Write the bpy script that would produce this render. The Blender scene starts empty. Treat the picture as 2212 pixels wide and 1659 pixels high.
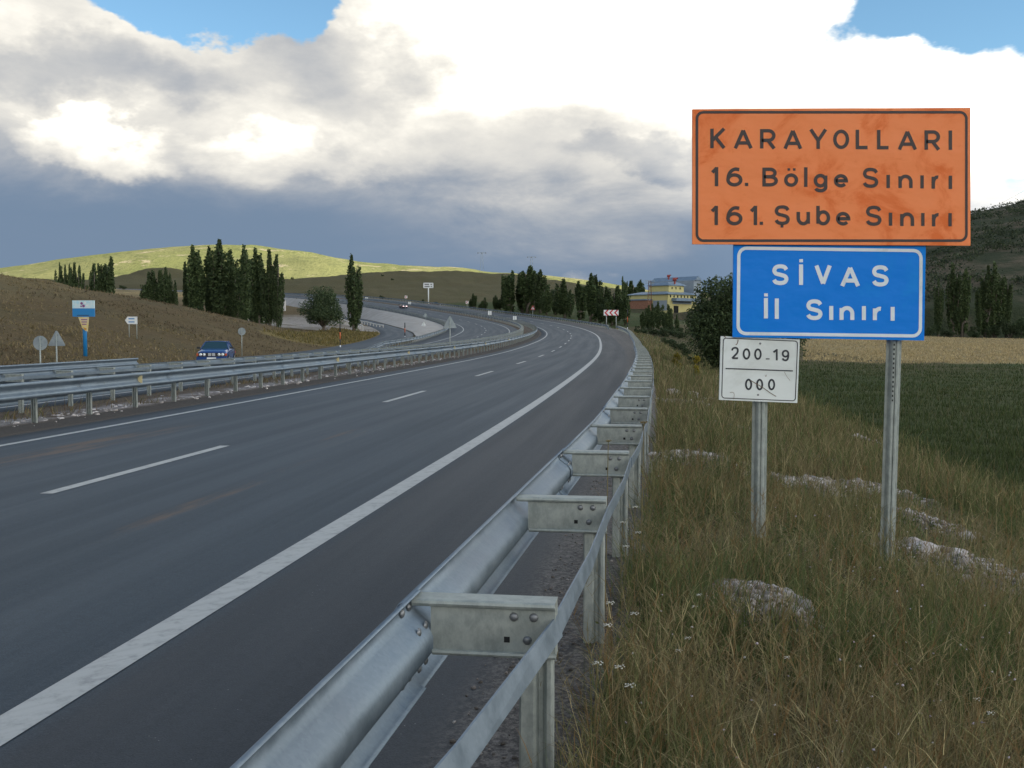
import bpy, bmesh, math, random
import numpy as np
from mathutils import Vector, Matrix

random.seed(7)
RNG = np.random.default_rng(11)
SC = bpy.context.scene
COL = SC.collection
PI = math.pi

# ---------------------------------------------------------------- camera
FOC, CX, CY, HORIZON = 2246.0, 1106.0, 829.5, 712.0      # in units of a 2212 px wide picture
CAM_H = 1.62
PITCH = math.atan((CY - HORIZON) / FOC)
cam_d = bpy.data.cameras.new('camera')
cam_d.sensor_width = 36.0
cam_d.lens = FOC / 2212.0 * 36.0
cam_d.clip_start = 0.05
cam_d.clip_end = 30000
cam = bpy.data.objects.new('camera', cam_d)
COL.objects.link(cam)
cam.location = (0, 0, CAM_H)
cam.rotation_euler = (PI / 2 - PITCH, 0, 0)
SC.camera = cam

# ---------------------------------------------------------------- sun and sky
SUN_AZ, SUN_EL = math.radians(112), math.radians(31)      # azimuth clockwise from the view direction (+Y)
sun_d = bpy.data.lights.new('sun', 'SUN')
sun_d.energy = 3.7
sun_d.angle = math.radians(0.53)
sun_d.color = (1.0, 0.90, 0.70)
sun = bpy.data.objects.new('sun', sun_d)
COL.objects.link(sun)
SUN_DIR = Vector((math.sin(SUN_AZ) * math.cos(SUN_EL), math.cos(SUN_AZ) * math.cos(SUN_EL), math.sin(SUN_EL)))
sun.rotation_euler = SUN_DIR.to_track_quat('Z', 'Y').to_euler()
sun.location = (0, 0, 60)

SC.view_settings.view_transform = 'Standard'
SC.view_settings.look = 'None'
SC.view_settings.exposure = 0.55
SC.view_settings.gamma = 1.0
SC.view_settings.use_curve_mapping = False
SC.cycles.max_bounces = 4
SC.cycles.transparent_max_bounces = 6


class Nodes:
    """tiny helper that writes node trees as expressions"""
    def __init__(self, tree):
        self.t = tree
        self.L = tree.links

    def new(self, typ, **kw):
        n = self.t.nodes.new(typ)
        for k, v in kw.items():
            setattr(n, k, v)
        return n

    def put(self, sock, v):
        if isinstance(v, bpy.types.NodeSocket):
            self.L.new(v, sock)
        elif v is not None:
            if isinstance(v, (tuple, list)) and len(v) == 3 and sock.type == 'RGBA':
                v = (*v, 1.0)
            sock.default_value = v

    def m(self, op, a, b=None, c=None, clamp=False):
        n = self.new('ShaderNodeMath', operation=op, use_clamp=clamp)
        for i, v in enumerate((a, b, c)):
            if v is not None:
                self.put(n.inputs[i], v)
        return n.outputs[0]

    def mix(self, f, a, b, blend='MIX'):
        n = self.new('ShaderNodeMix', data_type='RGBA', blend_type=blend)
        self.put(n.inputs[0], f); self.put(n.inputs[6], a); self.put(n.inputs[7], b)
        return n.outputs[2]

    def ramp(self, f, lo, hi, a=0.0, b=1.0, smooth=True):
        n = self.new('ShaderNodeMapRange')
        n.interpolation_type = 'SMOOTHSTEP' if smooth else 'LINEAR'
        self.put(n.inputs[0], f); self.put(n.inputs[1], lo); self.put(n.inputs[2], hi)
        self.put(n.inputs[3], a); self.put(n.inputs[4], b)
        return n.outputs[0]

    def noise(self, vec, scale, detail=4, rough=0.55, dist=0.0, out=0):
        n = self.new('ShaderNodeTexNoise')
        self.put(n.inputs['Vector'], vec)
        n.inputs['Scale'].default_value = scale
        n.inputs['Detail'].default_value = detail
        n.inputs['Roughness'].default_value = rough
        n.inputs['Distortion'].default_value = dist
        return n.outputs[out]

    def voro(self, vec, scale, out='Distance'):
        n = self.new('ShaderNodeTexVoronoi')
        self.put(n.inputs['Vector'], vec)
        n.inputs['Scale'].default_value = scale
        return n.outputs[out]

    def comb(self, x, y, z):
        n = self.new('ShaderNodeCombineXYZ')
        self.put(n.inputs[0], x); self.put(n.inputs[1], y); self.put(n.inputs[2], z)
        return n.outputs[0]

    def sep(self, v):
        n = self.new('ShaderNodeSeparateXYZ')
        self.put(n.inputs[0], v)
        return n.outputs

    def scale(self, v, s):
        n = self.new('ShaderNodeVectorMath', operation='MULTIPLY')
        self.put(n.inputs[0], v); n.inputs[1].default_value = s
        return n.outputs[0]

    def add(self, v, s):
        n = self.new('ShaderNodeVectorMath', operation='ADD')
        self.put(n.inputs[0], v); self.put(n.inputs[1], s)
        return n.outputs[0]


world = bpy.data.worlds.new('World')
SC.world = world
world.use_nodes = True
wt = world.node_tree
wt.nodes.clear()
W = Nodes(wt)
sky_n = W.new('ShaderNodeTexSky', sky_type='NISHITA')
sky_n.sun_disc = False
sky_n.sun_elevation = SUN_EL
sky_n.sun_rotation = SUN_AZ
sky_n.altitude = 1200
sky_n.air_density = 1.0
sky_n.dust_density = 0.6
sky_n.ozone_density = 1.6
tc = W.new('ShaderNodeTexCoord')
D = tc.outputs['Generated']
dx, dy, dz = W.sep(D)
az = W.m('ARCTAN2', dx, dy)
el = W.m('ARCSINE', dz)
# warp of the dome coordinates so that no cloud border is smooth
wn = W.new('ShaderNodeTexNoise'); wn.inputs['Scale'].default_value = 5.5; wn.inputs['Detail'].default_value = 6; wn.inputs['Roughness'].default_value = 0.6
W.put(wn.inputs['Vector'], W.scale(D, (1.0, 1.0, 1.7)))
wr, wg, wb = W.sep(wn.outputs['Color'])
azw = W.m('ADD', az, W.m('MULTIPLY', W.m('SUBTRACT', wr, 0.5), 0.26))
elw = W.m('ADD', el, W.m('MULTIPLY', W.m('SUBTRACT', wg, 0.5), 0.16))


def blob(a0, e0, sa, se, A=None, E=None):
    """soft elliptical patch of sky at azimuth a0, elevation e0 (radians): 1 in the middle, 0 outside"""
    A = azw if A is None else A
    E = elw if E is None else E
    p = W.m('POWER', W.m('DIVIDE', W.m('SUBTRACT', A, a0), sa), 2)
    q = W.m('POWER', W.m('DIVIDE', W.m('SUBTRACT', E, e0), se), 2)
    return W.ramp(W.m('ADD', p, q), 0.0, 1.0, 1.0, 0.0)


# cover: cumulus nearly everywhere, with openings to the blue
n_big = W.noise(W.scale(D, (1, 1, 2.2)), 2.3, 7, 0.58)
n_mid = W.noise(W.add(W.scale(D, (1, 1, 2.4)), (3.1, 1.7, 0.4)), 6.0, 8, 0.6, 0.3)
n_fine = W.noise(W.add(W.scale(D, (1, 1, 2.0)), (8.1, 5.7, 2.4)), 15.0, 6, 0.6)
gap1 = W.m('MULTIPLY', W.ramp(W.m('ABSOLUTE', W.m('SUBTRACT', azw, -0.262)), 0.07, 0.165, 1.0, 0.0), W.ramp(elw, 0.232, 0.285))
gap2 = W.m('MULTIPLY', W.ramp(W.m('ABSOLUTE', W.m('SUBTRACT', azw, 0.42)), 0.03, 0.19, 1.0, 0.0), W.ramp(elw, 0.200, 0.275))
gap3 = W.m('MULTIPLY', blob(0.49, 0.130, 0.08, 0.020), 0.42)
highgap = W.m('MULTIPLY', W.ramp(el, 0.33, 0.62), W.ramp(n_big, 0.36, 0.49))
opening = W.m('MAXIMUM', W.m('MAXIMUM', gap1, gap2), W.m('MAXIMUM', gap3, highgap))
hole = W.m('ADD', opening, W.m('MULTIPLY', W.m('SUBTRACT', n_mid, 0.5), 0.75))
cover = W.ramp(hole, 0.40, 0.64, 1.0, 0.0)

# light and dark of the cloud: pale bodies above, blue-grey flat bases towards the horizon
lift = W.m('ADD', W.m('MULTIPLY', W.m('SUBTRACT', n_mid, 0.5), 0.13), W.m('MULTIPLY', W.m('SUBTRACT', n_big, 0.5), 0.10))
base_l = W.ramp(W.m('ADD', el, W.m('MULTIPLY', lift, 0.55)), 0.105, 0.190)                      # crisp bases on the left
base_r = W.ramp(W.m('ADD', el, W.m('MULTIPLY', lift, 0.8)), 0.035, 0.170)                        # softer ones to the right
side = W.ramp(az, -0.22, 0.02)
body = W.m('ADD', W.m('MULTIPLY', base_l, W.m('SUBTRACT', 1.0, side)), W.m('MULTIPLY', base_r, side))
grey1 = W.m('MULTIPLY', blob(-0.155, 0.245, 0.13, 0.055), 0.24)
grey2 = W.m('MULTIPLY', blob(-0.02, 0.150, 0.26, 0.05), 0.12)
grey3 = W.m('MULTIPLY', blob(-0.40, 0.215, 0.20, 0.035), 0.30)
grey4 = W.m('MULTIPLY', blob(0.12, 0.165, 0.13, 0.022), 0.22)
dark = W.m('ADD', W.m('ADD', grey1, grey2), W.m('ADD', grey3, grey4))
glow1 = W.m('MULTIPLY', blob(0.07, 0.285, 0.24, 0.10), 0.50)
glow2 = W.m('MULTIPLY', blob(-0.375, 0.160, 0.105, 0.026), 0.40)
glow3 = W.m('MULTIPLY', blob(0.455, 0.185, 0.13, 0.05), 0.40)
glow4 = W.m('MULTIPLY', blob(0.075, 0.048, 0.035, 0.012, az, W.m('ADD', el, W.m('MULTIPLY', W.m('SUBTRACT', wg, 0.5), 0.05))), W.ramp(n_fine, 0.38, 0.68, 0.1, 0.75))
glow5 = W.m('MULTIPLY', blob(-0.205, 0.155, 0.09, 0.035), 0.28)
bright = W.m('ADD', W.m('ADD', glow1, glow2), W.m('ADD', W.m('ADD', glow3, glow5), 0.0))
fluff = W.m('MULTIPLY', W.m('SUBTRACT', n_mid, 0.5), 0.55)
fluff2 = W.m('MULTIPLY', W.m('SUBTRACT', n_fine, 0.5), 0.30)
val = W.m('ADD', W.m('SUBTRACT', W.m('ADD', W.m('MULTIPLY', body, 0.74), bright), dark), W.m('MULTIPLY', W.m('ADD', fluff, fluff2), W.ramp(body, 0.15, 0.9, 0.15, 1.0)))
val = W.m('MAXIMUM', val, glow4)
cr = W.new('ShaderNodeValToRGB')
cr.color_ramp.interpolation = 'B_SPLINE'
els = cr.color_ramp.elements
els[0].position = 0.0; els[0].color = (0.120, 0.174, 0.252, 1)
els[1].position = 1.0; els[1].color = (1.22, 1.16, 1.03, 1)
for p, c in ((0.16, (0.158, 0.203, 0.272)), (0.36, (0.300, 0.318, 0.345)), (0.56, (0.46, 0.455, 0.440)), (0.80, (0.64, 0.615, 0.555))):
    e = els.new(p); e.color = (*c, 1)
W.put(cr.inputs[0], val)
# lobe added to brighten unseen cloud around the sun, lighting the sign faces
sd = W.new('ShaderNodeVectorMath', operation='DOT_PRODUCT')
W.put(sd.inputs[0], D); sd.inputs[1].default_value = tuple(SUN_DIR)
sf = W.ramp(sd.outputs['Value'], -0.15, 1.0, 1.0, 3.5, False)
cloud_col = W.mix(1.0, cr.outputs[0], W.comb(sf, sf, sf), 'MULTIPLY')
# thin brighter band of air right above the horizon on the right
blue = W.new('ShaderNodeMix', data_type='RGBA', blend_type='MULTIPLY')
blue.inputs[0].default_value = 1.0
W.L.new(sky_n.outputs[0], blue.inputs[6])
blue.inputs[7].default_value = (0.105, 0.130, 0.125, 1)
skycol = W.mix(cover, blue.outputs[2], cloud_col)
bg = W.new('ShaderNodeBackground')
W.L.new(skycol, bg.inputs[0])
bg.inputs[1].default_value = 1.0
out = W.new('ShaderNodeOutputWorld')
W.L.new(bg.outputs[0], out.inputs[0])


# ---------------------------------------------------------------- small mathematics
def ray(x, y):
    a = (x - CX) / FOC
    b = -(y - CY) / FOC
    c, s = math.cos(PITCH), math.sin(PITCH)
    return np.array([a, c + b * s, -s + b * c])


def at_y(x, y, Y):
    d = ray(x, y)
    k = Y / d[1]
    return np.array([d[0] * k, Y, CAM_H + d[2] * k])


def on_z(x, y, z):
    d = ray(x, y)
    k = (z - CAM_H) / d[2]
    return np.array([d[0] * k, d[1] * k, z])


def spline(xs, ys):
    """natural cubic spline, linear outside"""
    x = np.array(xs, float); y = np.array(ys, float); n = len(x)
    h = np.diff(x)
    A = np.eye(n); B = np.zeros(n)
    for i in range(1, n - 1):
        A[i, i - 1] = h[i - 1]; A[i, i] = 2 * (h[i - 1] + h[i]); A[i, i + 1] = h[i]
        B[i] = 6 * ((y[i + 1] - y[i]) / h[i] - (y[i] - y[i - 1]) / h[i - 1])
    M = np.linalg.solve(A, B)

    def f(t):
        t = np.asarray(t, float)
        i = np.clip(np.searchsorted(x, t) - 1, 0, n - 2)
        tc_ = np.clip(t, x[0], x[-1])
        a = x[i + 1] - tc_; b = tc_ - x[i]; hh = h[i]
        v = M[i] * a ** 3 / (6 * hh) + M[i + 1] * b ** 3 / (6 * hh) + (y[i] / hh - M[i] * hh / 6) * a + (y[i + 1] / hh - M[i + 1] * hh / 6) * b
        s0 = (y[1] - y[0]) / h[0] - h[0] * (2 * M[0] + M[1]) / 6
        s1 = (y[-1] - y[-2]) / h[-1] + h[-1] * (M[-2] + 2 * M[-1]) / 6
        return v + np.where(t < x[0], (t - x[0]) * s0, 0) + np.where(t > x[-1], (t - x[-1]) * s1, 0)
    return f


def smooth(a, b, t):
    t = np.clip((np.asarray(t, float) - a) / (b - a), 0, 1)
    return t * t * (3 - 2 * t)


def vnoise(x, y, seed=0):
    """value noise on arrays"""
    xi = np.floor(x).astype(np.int64); yi = np.floor(y).astype(np.int64)
    fx = x - xi; fy = y - yi
    fx = fx * fx * (3 - 2 * fx); fy = fy * fy * (3 - 2 * fy)

    def h(i, j):
        n = (i * 374761393 + j * 668265263 + seed * 974634777) & 0xFFFFFFFF
        n = ((n ^ (n >> 13)) * 1274126177) & 0xFFFFFFFF
        return ((n ^ (n >> 16)) & 0xFFFF) / 65535.0
    return (h(xi, yi) * (1 - fx) + h(xi + 1, yi) * fx) * (1 - fy) + (h(xi, yi + 1) * (1 - fx) + h(xi + 1, yi + 1) * fx) * fy


def fbm(x, y, oct=4, seed=0):
    v = 0; a = 0.5; s = 0
    for k in range(oct):
        v = v + a * vnoise(x * 2 ** k, y * 2 ** k, seed + k * 17); s += a; a *= 0.5
    return v / s


# ---------------------------------------------------------------- object helpers
def tag(o, label=None, cat=None, group=None, kind=None):
    if label: o['label'] = label
    if cat: o['category'] = cat
    if group: o['group'] = group
    if kind: o['kind'] = kind
    return o


def thing(name, loc, label, cat, group=None, rz=0.0):
    o = bpy.data.objects.new(name, None)
    o.empty_display_size = 0.2
    COL.objects.link(o)
    o.location = loc
    o.rotation_euler = (0, 0, rz)
    return tag(o, label, cat, group)


class MB:
    """collects geometry for one mesh"""
    def __init__(self):
        self.v = []; self.f = []; self.mi = []; self.cur = 0

    def add(self, verts, faces):
        n = len(self.v)
        self.v.extend([tuple(map(float, p)) for p in verts])
        self.f.extend([tuple(i + n for i in f) for f in faces])
        self.mi.extend([self.cur] * len(faces))
        return self

    def box(self, x0, x1, y0, y1, z0, z1, M=None):
        vs = [(x0, y0, z0), (x1, y0, z0), (x1, y1, z0), (x0, y1, z0), (x0, y0, z1), (x1, y0, z1), (x1, y1, z1), (x0, y1, z1)]
        if M is not None:
            vs = [tuple(M @ Vector(p)) for p in vs]
        return self.add(vs, [(0, 3, 2, 1), (4, 5, 6, 7), (0, 1, 5, 4), (1, 2, 6, 5), (2, 3, 7, 6), (3, 0, 4, 7)])

    def cyl(self, p0, p1, r0, r1=None, n=10, cap=True):
        r1 = r0 if r1 is None else r1
        p0 = Vector(p0); p1 = Vector(p1)
        q = (p1 - p0).to_track_quat('Z', 'Y')
        vs = []
        for p, r in ((p0, r0), (p1, r1)):
            for k in range(n):
                a = 2 * PI * k / n
                vs.append(p + q @ Vector((r * math.cos(a), r * math.sin(a), 0)))
        fs = [(k, (k + 1) % n, n + (k + 1) % n, n + k) for k in range(n)]
        if cap:
            fs += [tuple(range(n - 1, -1, -1)), tuple(range(n, 2 * n))]
        return self.add(vs, fs)

    def tube(self, pts, rs, n=6):
        for i in range(len(pts) - 1):
            self.cyl(pts[i], pts[i + 1], rs[i], rs[i + 1], n, cap=(i in (0, len(pts) - 2)))
        return self

    def dome(self, c, axis, r, h, n=8):
        q = Vector(axis).to_track_quat('Z', 'Y'); c = Vector(c)
        rings = [(r, 0), (r * 0.92, h * 0.45), (r * 0.6, h * 0.85)]
        vs = []
        for rr, hh in rings:
            for k in range(n):
                a = 2 * PI * k / n
                vs.append(c + q @ Vector((rr * math.cos(a), rr * math.sin(a), hh)))
        vs.append(c + q @ Vector((0, 0, h)))
        fs = []
        for j in range(2):
            for k in range(n):
                fs.append((j * n + k, j * n + (k + 1) % n, (j + 1) * n + (k + 1) % n, (j + 1) * n + k))
        for k in range(n):
            fs.append((2 * n + k, 2 * n + (k + 1) % n, 3 * n))
        return self.add(vs, fs)

    def prism(self, poly, y0, y1):
        """polygon in x,z extruded along y"""
        n = len(poly)
        vs = [(x, y0, z) for x, z in poly] + [(x, y1, z) for x, z in poly]
        fs = [tuple(range(n)), tuple(range(2 * n - 1, n - 1, -1))] + [(i, i + n, (i + 1) % n + n, (i + 1) % n) for i in range(n)]
        return self.add(vs, fs)

    def mesh(self, name, mats, smooth_=False):
        me = bpy.data.meshes.new(name)
        me.from_pydata(self.v, [], self.f)
        for m in (mats if isinstance(mats, (list, tuple)) else [mats]):
            me.materials.append(m)
        if any(self.mi):
            me.polygons.foreach_set('material_index', self.mi)
        if smooth_:
            me.polygons.foreach_set('use_smooth', [True] * len(me.polygons))
        me.update()
        return me

    def build(self, name, mats, parent=None, smooth_=False, world=False, fix=True):
        me = self.mesh(name, mats, smooth_)
        if fix:
            bm = bmesh.new(); bm.from_mesh(me)
            bmesh.ops.recalc_face_normals(bm, faces=bm.faces)
            bm.to_mesh(me); bm.free()
        return place(me, name, parent, world)


def place(me, name, parent=None, world=False, loc=None, M=None):
    o = bpy.data.objects.new(name, me)
    COL.objects.link(o)
    if parent is not None:
        o.parent = parent
        if world:                     # vertices are in world space, thing has no rotation
            o.location = -parent.location
    if loc is not None:
        o.location = loc
    if M is not None:
        o.matrix_local = M
    return o


def grid_mesh(name, P, mats, uv=None, smooth_=True, skirt=0.0, attr=None, wrap=False):
    """P: (rows, cols, 3) array -> mesh"""
    r, c, _ = P.shape
    me = bpy.data.meshes.new(name)
    V = P.reshape(-1, 3)
    i = np.arange(r - 1)[:, None] * c; j = np.arange(c if wrap else c - 1)[None, :]
    j2 = (j + 1) % c
    F = np.stack([i + j, i + j2, i + c + j2, i + c + j], -1).reshape(-1, 4)
    me.vertices.add(len(V)); me.vertices.foreach_set('co', V.astype(np.float32).ravel())
    me.loops.add(F.size); me.loops.foreach_set('vertex_index', F.astype(np.int32).ravel())
    me.polygons.add(len(F))
    me.polygons.foreach_set('loop_start', np.arange(0, F.size, 4, dtype=np.int32))
    me.polygons.foreach_set('loop_total', np.full(len(F), 4, np.int32))
    me.update(calc_edges=True)
    if uv is not None:
        l = me.uv_layers.new(name='uv')
        l.data.foreach_set('uv', uv.reshape(-1, 2)[F.ravel()].astype(np.float32).ravel())
    if attr is not None:
        for k, A in attr.items():
            ca = me.attributes.new(k, 'FLOAT_COLOR', 'POINT')
            A4 = np.concatenate([A.reshape(-1, 3), np.ones((len(V), 1))], 1)
            ca.data.foreach_set('color', A4.astype(np.float32).ravel())
    for m in (mats if isinstance(mats, (list, tuple)) else [mats]):
        me.materials.append(m)
    if smooth_:
        me.polygons.foreach_set('use_smooth', np.ones(len(F), bool))
    me.validate()
    return me


def tri_soup(name, V, F, mats, color=None, smooth_=False):
    """V (n,3), F (m,k) of one polygon size"""
    me = bpy.data.meshes.new(name)
    k = F.shape[1]
    me.vertices.add(len(V)); me.vertices.foreach_set('co', V.astype(np.float32).ravel())
    me.loops.add(F.size); me.loops.foreach_set('vertex_index', F.astype(np.int32).ravel())
    me.polygons.add(len(F))
    me.polygons.foreach_set('loop_start', np.arange(0, F.size, k, dtype=np.int32))
    me.polygons.foreach_set('loop_total', np.full(len(F), k, np.int32))
    me.update(calc_edges=True)
    if color is not None:
        ca = me.attributes.new('col', 'FLOAT_COLOR', 'POINT')
        A4 = np.concatenate([color, np.ones((len(V), 1))], 1)
        ca.data.foreach_set('color', A4.astype(np.float32).ravel())
    me.materials.append(mats)
    if smooth_:
        me.polygons.foreach_set('use_smooth', np.ones(len(F), bool))
    return me


# ---------------------------------------------------------------- materials
def mat(name, color=(0.5, 0.5, 0.5), rough=0.7, metal=0.0, spec=0.5, build=None):
    m = bpy.data.materials.new(name)
    m.use_nodes = True
    t = m.node_tree
    b = t.nodes['Principled BSDF']
    b.inputs['Base Color'].default_value = (*color, 1)
    b.inputs['Roughness'].default_value = rough
    b.inputs['Metallic'].default_value = metal
    b.inputs['Specular IOR Level'].default_value = spec
    if build:
        build(Nodes(t), b)
    return m


def bump(N, b, h, strength=0.3, dist=0.02):
    n = N.new('ShaderNodeBump')
    n.inputs['Strength'].default_value = strength
    n.inputs['Distance'].default_value = dist
    N.L.new(h, n.inputs['Height'])
    N.L.new(n.outputs[0], b.inputs['Normal'])


def geo_pos(N):
    return N.new('ShaderNodeNewGeometry').outputs['Position']


def obj_pos(N):
    return N.new('ShaderNodeTexCoord').outputs['Object']


def varied(c1, c2, scale, detail=5, rough=0.85, spec=0.3, bmp=0.0, bscale=None, bdist=0.02, contrast=(0.35, 0.65), obj=False, metal=0.0):
    def f(N, b):
        p = obj_pos(N) if obj else geo_pos(N)
        n = N.noise(p, scale, detail, 0.6)
        N.put(b.inputs['Base Color'], N.mix(N.ramp(n, *contrast), c1, c2))
        if bmp:
            bump(N, b, N.noise(p, bscale or scale * 4, 5, 0.65), bmp, bdist)
    return lambda name: mat(name, c1, rough, metal, spec, f)


M_ = {}


def asphalt(N, b):
    uvn = N.new('ShaderNodeUVMap'); uvn.uv_map = 'uv'
    u, v, _ = N.sep(uvn.outputs[0])            # u = metres left of the right edge line, v = metres along the road
    p = geo_pos(N)
    streak = N.noise(N.comb(N.m('MULTIPLY', u, 1.6), N.m('MULTIPLY', v, 0.035), 0.0), 1.0, 5, 0.6)
    patch = N.noise(N.comb(N.m('MULTIPLY', u, 0.35), N.m('MULTIPLY', v, 0.12), 3.0), 1.0, 4, 0.6)
    grain = N.noise(p, 130.0, 2, 0.7)
    grain2 = N.noise(p, 24.0, 4, 0.7)
    shoulder = N.ramp(u, -0.25, -0.05, 1.0, 0.0)
    lane = N.mix(N.ramp(streak, 0.3, 0.7), (0.037, 0.051, 0.065), (0.050, 0.066, 0.082))
    lane = N.mix(N.ramp(patch, 0.35, 0.7, 0.0, 0.5), lane, (0.032, 0.044, 0.056))
    sh = N.mix(N.ramp(patch, 0.3, 0.7), (0.030, 0.036, 0.043), (0.040, 0.045, 0.052))
    col = N.mix(shoulder, lane, sh)
    g = N.m('ADD', N.m('MULTIPLY', N.m('SUBTRACT', grain, 0.5), 1.6), N.m('MULTIPLY', N.m('SUBTRACT', grain2, 0.5), 0.6))
    col = N.mix(1.0, col, N.comb(N.m('ADD', 1.0, g), N.m('ADD', 1.0, g), N.m('ADD', 1.0, g)), 'MULTIPLY')
    # pale dust and pebbles on the shoulder
    pb = N.m('MULTIPLY', N.ramp(N.voro(p, 26.0), 0.06, 0.10, 1.0, 0.0), N.ramp(N.noise(p, 3.0, 3), 0.56, 0.66))
    col = N.mix(N.m('MULTIPLY', pb, shoulder), col, (0.26, 0.25, 0.24))
    # rust-brown smears where earth was dragged along the lanes
    sm = N.noise(N.comb(N.m('MULTIPLY', u, 2.4), N.m('MULTIPLY', v, 0.30), 7.0), 1.0, 5, 0.7)

    def smear(u0, v0, du, dv, slope=0.0):
        uu = N.m('DIVIDE', N.m('SUBTRACT', u, N.m('ADD', u0, N.m('MULTIPLY', N.m('SUBTRACT', v, v0), slope))), du)
        vv = N.m('DIVIDE', N.m('SUBTRACT', v, v0), dv)
        return N.ramp(N.m('ADD', N.m('POWER', uu, 2), N.m('POWER', vv, 2)), 0.2, 1.0, 1.0, 0.0)
    s = N.m('MAXIMUM', N.m('MAXIMUM', smear(5.9, 14.7, 0.50, 4.2, -0.03), smear(1.75, 10.3, 0.16, 3.2, 0.0)), smear(2.25, 16.0, 0.25, 1.9, 0.05))
    s = N.m('MULTIPLY', s, N.ramp(sm, 0.42, 0.62))
    col = N.mix(N.m('MULTIPLY', s, 0.42), col, (0.20, 0.115, 0.055))
    # strewn grit and earth under the guardrail
    grit = N.m('MULTIPLY', N.ramp(N.m('ADD', u, N.m('MULTIPLY', N.m('SUBTRACT', patch, 0.5), 0.5)), -1.98, -1.66, 1.0, 0.0), 0.9)
    gcol = N.mix(N.ramp(N.noise(p, 38.0, 4, 0.75), 0.4, 0.66), (0.028, 0.026, 0.025), (0.150, 0.138, 0.128))
    col = N.mix(grit, col, gcol)
    # fine pale stone chips in the wearing course
    chip = N.ramp(N.voro(p, 70.0), 0.0, 0.16, 1.0, 0.0)
    col = N.mix(N.m('MULTIPLY', chip, 0.30), col, (0.20, 0.21, 0.22))
    N.put(b.inputs['Base Color'], col)
    N.put(b.inputs['Roughness'], N.ramp(streak, 0.3, 0.7, 0.74, 0.62))
    bump(N, b, grain, 0.35, 0.006)


M_['asphalt'] = mat('asphalt', rough=0.7, spec=0.35, build=asphalt)


def paint_line(N, b):
    p = geo_pos(N)
    uvn = N.new('ShaderNodeUVMap'); uvn.uv_map = 'uv'
    u, v, _ = N.sep(uvn.outputs[0])
    rib = N.noise(N.comb(N.m('MULTIPLY', N.m('ADD', v, N.m('MULTIPLY', u, 1.2)), 9.0), N.m('MULTIPLY', u, 1.0), 0), 1.0, 3, 0.6)
    wear = N.noise(p, 9.0, 6, 0.7)
    f = N.m('ADD', N.ramp(wear, 0.46, 0.72, 0.0, 0.55), N.ramp(rib, 0.45, 0.75, 0.0, 0.35), clamp=True)
    N.put(b.inputs['Base Color'], N.mix(f, (0.42, 0.43, 0.42), (0.17, 0.175, 0.18)))


M_['line'] = mat('road_paint', rough=0.6, spec=0.4, build=paint_line)


def galv(N, b):
    p = geo_pos(N)
    n = N.noise(p, 9.0, 6, 0.65)
    n2 = N.noise(N.scale(p, (1, 1, 4)), 40.0, 3, 0.6)
    oi = N.new('ShaderNodeObjectInfo').outputs['Random']
    t = N.m('ADD', N.m('MULTIPLY', N.ramp(n, 0.35, 0.7), 0.55), N.m('MULTIPLY', n2, 0.25))
    sp = N.voro(p, 85.0, 'Color')
    t = N.m('ADD', t, N.m('MULTIPLY', N.m('SUBTRACT', N.sep(sp)[0], 0.5), 0.22))
    t = N.m('ADD', t, N.m('MULTIPLY', N.m('SUBTRACT', oi, 0.5), 0.30), clamp=True)
    N.put(b.inputs['Base Color'], N.mix(t, (0.145, 0.190, 0.235), (0.245, 0.295, 0.340)))
    N.put(b.inputs['Roughness'], N.ramp(n, 0.3, 0.7, 0.46, 0.66))
    bump(N, b, N.noise(p, 2.4, 4, 0.6), 0.25, 0.02)


M_['steel'] = mat('galvanised_steel', rough=0.5, metal=0.65, build=galv)


def galv2(N, b):
    p = geo_pos(N)
    n = N.noise(N.scale(p, (1, 1, 0.6)), 22.0, 6, 0.7)
    N.put(b.inputs['Base Color'], N.mix(N.ramp(n, 0.3, 0.7), (0.25, 0.28, 0.265), (0.40, 0.43, 0.405)))
    N.put(b.inputs['Roughness'], N.ramp(n, 0.3, 0.7, 0.5, 0.7))


M_['steel_dull'] = mat('weathered_zinc', rough=0.6, metal=0.45, build=galv2)
M_['steel_dark'] = mat('dark_bolt_steel', (0.22, 0.23, 0.24), 0.5, 0.7)
M_['void'] = mat('punched_hole', (0.012, 0.012, 0.013), 0.9)


def panel_paint(base, dirt_sheen, rough=0.42):
    def f(N, b):
        p = obj_pos(N)
        n = N.noise(p, 2.2, 6, 0.65, 0.6)
        n2 = N.noise(N.scale(p, (1, 1, 2.5)), 9.0, 6, 0.7)
        st = N.noise(N.scale(p, (14, 1, 0.8)), 1.0, 4, 0.6)
        k = N.m('ADD', N.ramp(n, 0.50, 0.66, 0.0, 0.75), N.ramp(n2, 0.58, 0.78, 0.0, 0.45), clamp=True)
        k = N.m('ADD', k, N.ramp(st, 0.6, 0.8, 0.0, 0.18), clamp=True)
        N.put(b.inputs['Base Color'], N.mix(k, base, dirt_sheen))
        N.put(b.inputs['Roughness'], N.ramp(n, 0.35, 0.7, rough, rough + 0.2))
        bump(N, b, N.noise(N.scale(p, (1, 1, 1.6)), 3.2, 3, 0.5), 0.22, 0.05)
    return f


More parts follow.
